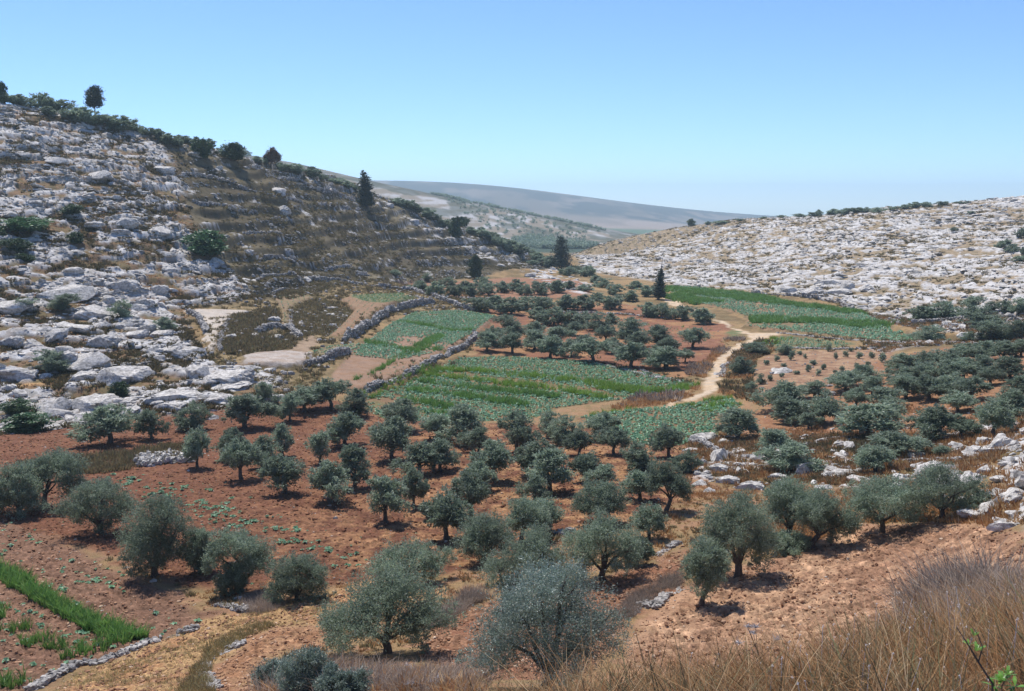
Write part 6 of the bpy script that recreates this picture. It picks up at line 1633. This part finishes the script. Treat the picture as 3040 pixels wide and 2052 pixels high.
# lower left field, close by
q = strip_points(5, [(-160, 770), (0, 840), (120, 910), (200, 960), (350, 1050), (560, 1160), (700, 1215), (850, 1262)], 1.3, 13, 1200, False)
cover('maize_row', 'thick row of tall green maize in the lower left field', (q,), 0, MZ, M_maize, 0.6, 0.95, 1202)
q = np.concatenate([np.array([hit(*S(5, a, b_))[:2]]) + np.random.default_rng(int(a) + 500).normal(size=(7, 2)) * 0.28 for a, b_ in [(5, 1090), (-20, 1060), (80, 1200), (165, 1175), (190, 1275), (255, 1250), (370, 1300), (445, 1355), (550, 1330), (500, 1310), (30, 1500), (70, 1520), (110, 1540), (310, 1300), (620, 1290)]])
cover('maize_plants', 'scattered maize plants in the lower left field', (q,), 0, MZ, M_maize, 0.5, 0.85, 1203)
LC = wpoly(5, [(-150, 860), (60, 930), (330, 1080), (560, 1200), (800, 1270), (700, 1330), (560, 1330), (350, 1250), (180, 1130), (-150, 1010)])
LC2 = wpoly(5, [(-200, 1200), (100, 1200), (500, 1340), (600, 1350), (300, 1480), (100, 1569), (-200, 1569)])
q = np.concatenate([grid_points(LC, wdir(5, (0, 900), (500, 1150)), 0.75, 0.55, 1204, 0.14, 0.3, clump(0.5, 1, 26, 0.35, 0.55)), grid_points(LC2, wdir(5, (0, 900), (500, 1150)), 0.9, 0.6, 1205, 0.2, 0.45, clump(0.4, 1, 27, 0.45, 0.62)), scatter(F_leftfield, 120, np.random.default_rng(1206), clump(0.2, 1, 28, 0.5, 0.65))])
cover('cabbage_patch', 'patchy cabbages in the lower left field', (q,), 0, CAB, M_cabbage, 0.35, 0.8, 1207)
q = np.concatenate([np.array([hit(*S(5, a, b_))[:2]]) + np.random.default_rng(int(a) + 500).normal(size=(n_, 2)) * sp_ for a, b_, n_, sp_ in [(820, 280, 14, 1.1), (760, 250, 8, 1.0), (980, 310, 16, 1.0), (1100, 350, 18, 1.0), (1000, 335, 8, .8), (1240, 410, 18, 0.9), (1390, 470, 22, 1.0), (1300, 440, 14, .8), (1350, 515, 8, .5), (1570, 525, 12, .5), (1470, 548, 12, .5), (1690, 568, 8, .4), (1810, 580, 10, .5), (1790, 640, 9, .5), (1945, 682, 7, .4), (2030, 700, 5, .3), (2130, 735, 7, .5), (1680, 490, 4, .3), (1390, 405, 4, .3), (1150, 305, 4, .4), (1750, 640, 5, .4), (2180, 790, 5, .5), (1910, 650, 4, .4), (1320, 330, 3, .3), (1450, 375, 3, .3)]])
q = q[clear_of_trees(q[:, 0], q[:, 1], 0.3)]
cover('cabbage_patch', 'scattered blue-green cabbages on the red soil', (q,), 0, CAB, M_cabbage, 0.35, 0.95, 1208)
q = scatter(F_red, 330, np.random.default_rng(1209), clump(0.06, 1, 29, 0.45, 0.6)); q = q[clear_of_trees(q[:, 0], q[:, 1], 0.3)]
cover('weeds', 'tiny weeds on the red soil', (q,), 0, CAB, M_cabbage, 0.18, 0.4, 1210)
# loose clods on the tilled ground
for P, n, lo, hi, mt, sd in ((F_near_soil, 7000, 0.05, 0.20, M_clod, 1240), (F_mid_soil, 3000, 0.06, 0.22, M_clod, 1241), (F_tan, 2600, 0.06, 0.2, M_clod, 1242), (F_tan_low, 900, 0.05, 0.18, M_clod, 1243), (F_leftfield, 2600, 0.06, 0.22, M_clod, 1244), (F_red, 11000, 0.09, 0.28, M_redclod, 1245)):
    r = np.random.default_rng(sd); q = scatter(P, n, r); l = lo + (hi - lo) * r.random(n) ** 3
    V, F = merge(ROCK_S, r.integers(0, 8, n), np.c_[q, hgt(q[:, 0], q[:, 1]) + 0.02], r.uniform(0, 6.28, n), l[:, None] * np.c_[r.uniform(.9, 1.5, n), r.uniform(.7, 1.1, n), r.uniform(.5, .9, n)])
    o = np_mesh('soil_clods', V, F, mt); o['kind'] = 'stuff'; o['label'] = 'loose clods and chips on the tilled soil'
# straw litter on the tilled strips
q = np.concatenate([scatter(F_tan, 2600, np.random.default_rng(1211), clump(0.5, 1, 30, 0.4, 0.6)), scatter(F_red, 1800, np.random.default_rng(1212), lambda x, y: sstep(-12, 8, x) * clump(0.3, 1, 31)(x, y))])
LIT = [blade_tuft(1220 + k, 9, 0.22, 0.16, 0.03, 1.0, 1) for k in range(4)]
cover('straw_litter', 'straw stubble on the tilled strips', (q,), 0, LIT, M_strawy, 0.5, 1.3, 1213)

# ------------------------------------------------------------------ dry grass and weeds on the near bank
NB = np.array([at_depth(u, v, y)[:2] for u, v, y in ((1250, 2085, 10.5), (1500, 2085, 8.4), (1700, 2100, 5.4), (2100, 2100, 3.6), (2700, 2100, 3.0), (3300, 2060, 2.6), (3300, 1740, 15), (3060, 1705, 17.5), (2880, 1665, 21.5), (2780, 1690, 20.5), (2690, 1785, 17), (2620, 1890, 12.5), (2530, 1990, 9.6), (2400, 2075, 7.6), (2250, 2080, 9.2), (2050, 2100, 9.6), (1700, 2070, 9.8), (1400, 2075, 10.6))])
SG = [blade_tuft(1300 + k, 12, 0.15, 0.62 * (0.6 + 0.1 * k), 0.010, 0.45 + 0.12 * k, 4) for k in range(8)]
SGF = [blade_tuft(1310 + k, 16, 0.22, 0.6, 0.020, 0.55, 3) for k in range(6)]


def dens_near(x, y):
    return np.clip(sstep(13.5, 6, y) * 0.8 + 0.25, 0, 1) * np.clip(0.35 + sstep(-1, 4, x), 0, 1) * (0.25 + 0.75 * sstep(0.36, 0.56, fbm2(x * 1.1, y * 1.1, 3, 77)))


cover('dry_grass', 'tall dry rust-coloured grass on the near bank', NB, 5200, SG, M_straw, 0.55, 1.15, 1320, dens_near)
cover('dry_grass', 'thin dry grass along the edge of the near bank', NB, 1100, SGF, M_straw, 0.5, 1.0, 1321, lambda x, y: sstep(6, 12, y))
KN = np.array([at_depth(u, v, y)[:2] for u, v, y in ((2620, 1900, 12), (2800, 1830, 11), (3200, 1840, 10), (3300, 1740, 15), (3060, 1705, 17.5), (2890, 1662, 22), (2770, 1690, 20.8), (2690, 1780, 17))])
cover('dry_brush', 'tall purple-grey brush crowning the knoll at right', np.array([at_depth(u, v, y)[:2] for u, v, y in ((2720, 1760, 18), (2860, 1740, 17.5), (3000, 1715, 18), (2960, 1680, 20), (2880, 1660, 22), (2780, 1690, 20.8))]), 230, TW, M_thornscrub, 1.0, 2.0, 1324)
cover('dry_brush', 'grey-purple dry brush on the knoll at right', KN, 900, TW, M_thornscrub, 0.5, 1.15, 1322)
cover('dry_brush', 'brown dry brush through the near grass', NB, 700, TW, M_scrub, 0.5, 1.1, 1323)
NB2 = np.array([(0.5, 0.6), (9, -1.0), (26, 2), (30, 10), (22, 13.5), (14, 11), (8.5, 12.5), (5, 7.5), (2, 4.0)])
cover('dry_grass', 'dry grass over the rest of the near bank', NB2, 2600, SGF, M_straw, 0.5, 1.1, 1325, lambda x, y: 1.0 * (poly_sd(x, y, NB) < 0))
# pale seed heads on thin stalks
def seedhead(seed):
    r = np.random.default_rng(seed); V, F = [], []
    h = r.uniform(0.5, 0.75); d = r.normal(size=2) * 0.10
    V += [[-0.002, 0, 0], [0.002, 0, 0], [d[0] + 0.002, d[1], h], [d[0] - 0.002, d[1], h]]; F.append([0, 1, 2, 3])
    for _ in range(9):
        u = r.normal(size=3); u /= np.linalg.norm(u); w = np.cross(u, r.normal(size=3)); w /= np.linalg.norm(w)
        c = np.array([d[0], d[1], h]); k = len(V)
        V += [c, c + u * 0.007 + w * 0.003, c + u * 0.014, c + u * 0.007 - w * 0.003]; F.append([k, k + 1, k + 2, k + 3])
    return np.array(V), np.array(F)


cover('seed_heads', 'pale seed heads standing over the near dry grass', NB, 380, [seedhead(1330 + k) for k in range(6)], M_seed, 0.6, 1.0, 1331, lambda x, y: dens_near(x, y) * sstep(0.5, 3, x))

# thistles and the green leafy weed
def thistle(k, base, heads, label, scale_h=1.0):
    u, v = S(k, *base); x, y, z = hit(u, v)
    s = TILES[k][2]
    o = thing('dry_thistle', label, 'thistle', (x, y, z), 'dry thistles')
    st_ = Bag(); hd = Bag(); r = np.random.default_rng(int(base[0]))
    q = lambda p: np.array([(p[0] - base[0]) / s * y / FPX, r.normal() * 0.03, (base[1] - p[1]) / s * y / FPX * 1.05])
    main = q(heads[0])
    st_.add(*tube([[0, 0, -0.15], main * 0.35 + [0.02 * main[2], 0, 0], main * 0.7, main], [0.006, 0.0055, 0.0045, 0.003], 5))
    for p in heads[1:]:
        e = q(p); f = main * min(0.62, 0.5 * e[2] / main[2] + 0.12)
        st_.add(*tube([f, f + (e - f) * 0.5 + [0, 0, -0.02], e], [0.004, 0.0035, 0.0025], 5))
    for p in heads:
        c = q(p); hd = Bag()
        for _ in range(34):
            d = r.normal(size=3); d[2] = abs(d[2]) * 0.7 + 0.1; d /= np.linalg.norm(d); w = np.cross(d, r.normal(size=3)); w /= np.linalg.norm(w)
            l = r.uniform(0.025, 0.06) * scale_h * y / 7
            hd.add(np.array([c - w * 0.004, c + w * 0.004, c + d * l + w * 0.0006, c + d * l - w * 0.0006]), np.array([[0, 1, 2, 3]]))
        hd.build('flower_head', M_thistle, o)
    for _ in range(8):
        t = r.uniform(0.2, 0.9); c = main * t; a = r.uniform(0, 6.28); d = np.array([np.cos(a), np.sin(a), 0.4]); w = np.array([-d[1], d[0], 0]) * 0.006
        l = 0.07 * scale_h * y / 7
        st_.add(np.array([c - w, c + w, c + d * l + w * 0.1, c + d * l - w * 0.1]), np.array([[0, 1, 2, 3]]))
    st_.build('stem', M_thornscrub, o, True)


thistle(7, (705, 1590), [(525, 1175), (470, 1262), (575, 1185), (700, 1252), (560, 1215)], 'tall dry thistle with three branched heads before the tilled soil')
thistle(6, (590, 1500), [(570, 1425), (545, 1450), (600, 1440), (620, 1460)], 'silvery thistle at the bottom, left of the pale rubble', 1.0)
thistle(6, (600, 1575), [(605, 1520), (570, 1530), (640, 1535)], 'silvery thistle cut by the bottom edge', 1.0)
thistle(6, (725, 1560), [(735, 1495), (700, 1515), (742, 1520)], 'silvery thistle nearest to the pale rubble edge', 1.0)


def weed():
    x, y, z = at_depth(2985, 2075, 4.3)
    z = float(hgt(x, y))
    o = thing('leafy_weed', 'tall leafy green weed on a dark stem, bottom right corner', 'weed', (x, y, z))
    r = np.random.default_rng(44); st_ = Bag(); lf = Bag()
    def loc(a, b_, dy=0.0):
        u, v = S(11, a, b_); p = np.array(at_depth(u, v, y + dy)); return p - np.array([x, y, z])
    s1 = [np.array([0, 0, -0.2]), loc(2020, 1500), loc(1890, 1300), loc(1790, 1130), loc(1690, 980)]
    s2 = [loc(1890, 1300), loc(1930, 1160), loc(1880, 1040), loc(1845, 985)]
    st_.add(*tube(s1, [0.006, 0.005, 0.0042, 0.003, 0.002], 6)); st_.add(*tube(s2, [0.0035, 0.003, 0.002, 0.001], 6))
    def spray(c, n, l, up):
        for _ in range(n):
            a = r.uniform(0, 6.28); d = np.array([np.cos(a), np.sin(a), up + r.normal() * 0.25]); d /= np.linalg.norm(d); w = np.cross(d, [0, 0, 1]); w /= np.linalg.norm(w) + 1e-6
            L_ = l * r.uniform(0.6, 1.15); k = 0.11 * L_
            lf.add(np.array([c, c + d * L_ * 0.45 + w * k, c + d * L_ * 0.45 - w * k, c + d * L_ * 0.8 + w * k * 0.6 - [0, 0, 0.1 * L_], c + d * L_ * 0.8 - w * k * 0.6 - [0, 0, 0.1 * L_], c + d * L_ - [0, 0, 0.18 * L_]]), np.array([[0, 1, 2], [3, 5, 4]]), np.array([[1, 3, 4, 2]]))
    spray(loc(1870, 1200), 9, 0.054, 0.9); spray(loc(1850, 1060), 6, 0.043, 1.1); spray(loc(1800, 1140), 5, 0.050, 0.5)
    spray(loc(2110, 1480), 26, 0.061, 0.6); spray(loc(2160, 1420), 14, 0.058, 0.8); spray(loc(2230, 1530), 12, 0.072, 0.4); spray(loc(2040, 1530), 10, 0.058, 0.5)
    st_.add(*tube([np.array([0, 0, -0.2]), loc(2110, 1520), loc(2160, 1420)], [0.004, 0.003, 0.002], 5)); st_.add(*tube([np.array([0, 0, -0.2]), loc(2200, 1560), loc(2240, 1520)], [0.004, 0.003, 0.002], 5))
    st_.build('stem', M_bark, o, True); lf.build('foliage', M_weed, o)


weed()

# ------------------------------------------------------------------ far-off woods
def far_wood(P, n, smin, smax, label, seed):
    r = np.random.default_rng(seed); q = scatter(P, n, r)
    var = []
    for k in range(4):
        V, F = leaf_cloud(np.random.default_rng(seed + k), [(0, 0, .5, .4, .4, .4), (.2, .1, .4, .3, .3, .3), (-.2, -.1, .45, .3, .3, .3)], 90, 0.28, 0.2, 1, 1, 0.3, 30)
        var.append((V, F))
    s = r.uniform(smin, smax, n)
    V, F = merge(var, r.integers(0, 4, n), np.c_[q, base_h(q[:, 0], q[:, 1])], r.uniform(0, 6.28, n), np.c_[s * 1.2, s * 1.2, s])
    o = np_mesh('far_woodland', V, F, M_olive); o['kind'] = 'stuff'; o['label'] = label


def farpoly(pl, ys):
    return np.array([at_depth(*S(13, a, b_), y)[:2] for (a, b_), y in zip(pl, ys)])


far_wood(farpoly([(380, 190), (600, 180), (1000, 215), (1230, 235), (1200, 270), (950, 290), (700, 290), (480, 230)], [1020, 1060, 1010, 980, 900, 860, 860, 960]), 620, 3.5, 6, 'distant olive groves at the foot of the second ridge', 1401)
far_wood(farpoly([(-300, -60), (200, -60), (800, 60), (1300, 150), (1100, 190), (500, 160), (0, 60)], [1290, 1280, 1250, 1230, 1080, 1040, 1130]), 240, 1.2, 3.6, 'scattered dark bushes on the second ridge', 1403)
far_wood(farpoly([(-400, -150), (0, -115), (600, -20), (1000, 45), (1400, 130), (1350, 140), (980, 60), (560, 5), (0, -90), (-400, -130)], [1310] * 4 + [1260] * 2 + [1295] * 4), 210, 2.2, 4.5, 'distant dark trees along the top of the second ridge', 1402)

# ------------------------------------------------------------------ haze over the valley
def haze_box():
    x0, x1, y0, y1, z0, z1 = -6500, 6500, -60, 6600, float(VZ.min()) - 1.0, max(160.0, float(VZ.max()) + 12.0)
    V = np.array([(a, b_, c) for c in (z0, z1) for b_ in (y0, y1) for a in (x0, x1)])
    F = np.array([[0, 2, 3, 1], [4, 5, 7, 6], [0, 1, 5, 4], [2, 6, 7, 3], [0, 4, 6, 2], [1, 3, 7, 5]])
    m = bpy.data.materials.new('valley_haze'); m.use_nodes = True; nt = m.node_tree; nt.nodes.clear()
    out = nt.nodes.new('ShaderNodeOutputMaterial'); pv_ = nt.nodes.new('ShaderNodeVolumePrincipled')
    pv_.inputs['Color'].default_value = (0.72, 0.92, 1.0, 1); pv_.inputs['Density'].default_value = HAZE; pv_.inputs['Anisotropy'].default_value = 0.2
    nt.links.new(pv_.outputs[0], out.inputs['Volume'])
    o = np_mesh('haze', V, F, m); o['kind'] = 'stuff'; o['label'] = 'thin blue haze lying over the valley'


HAZE = 0.00018
haze_box()
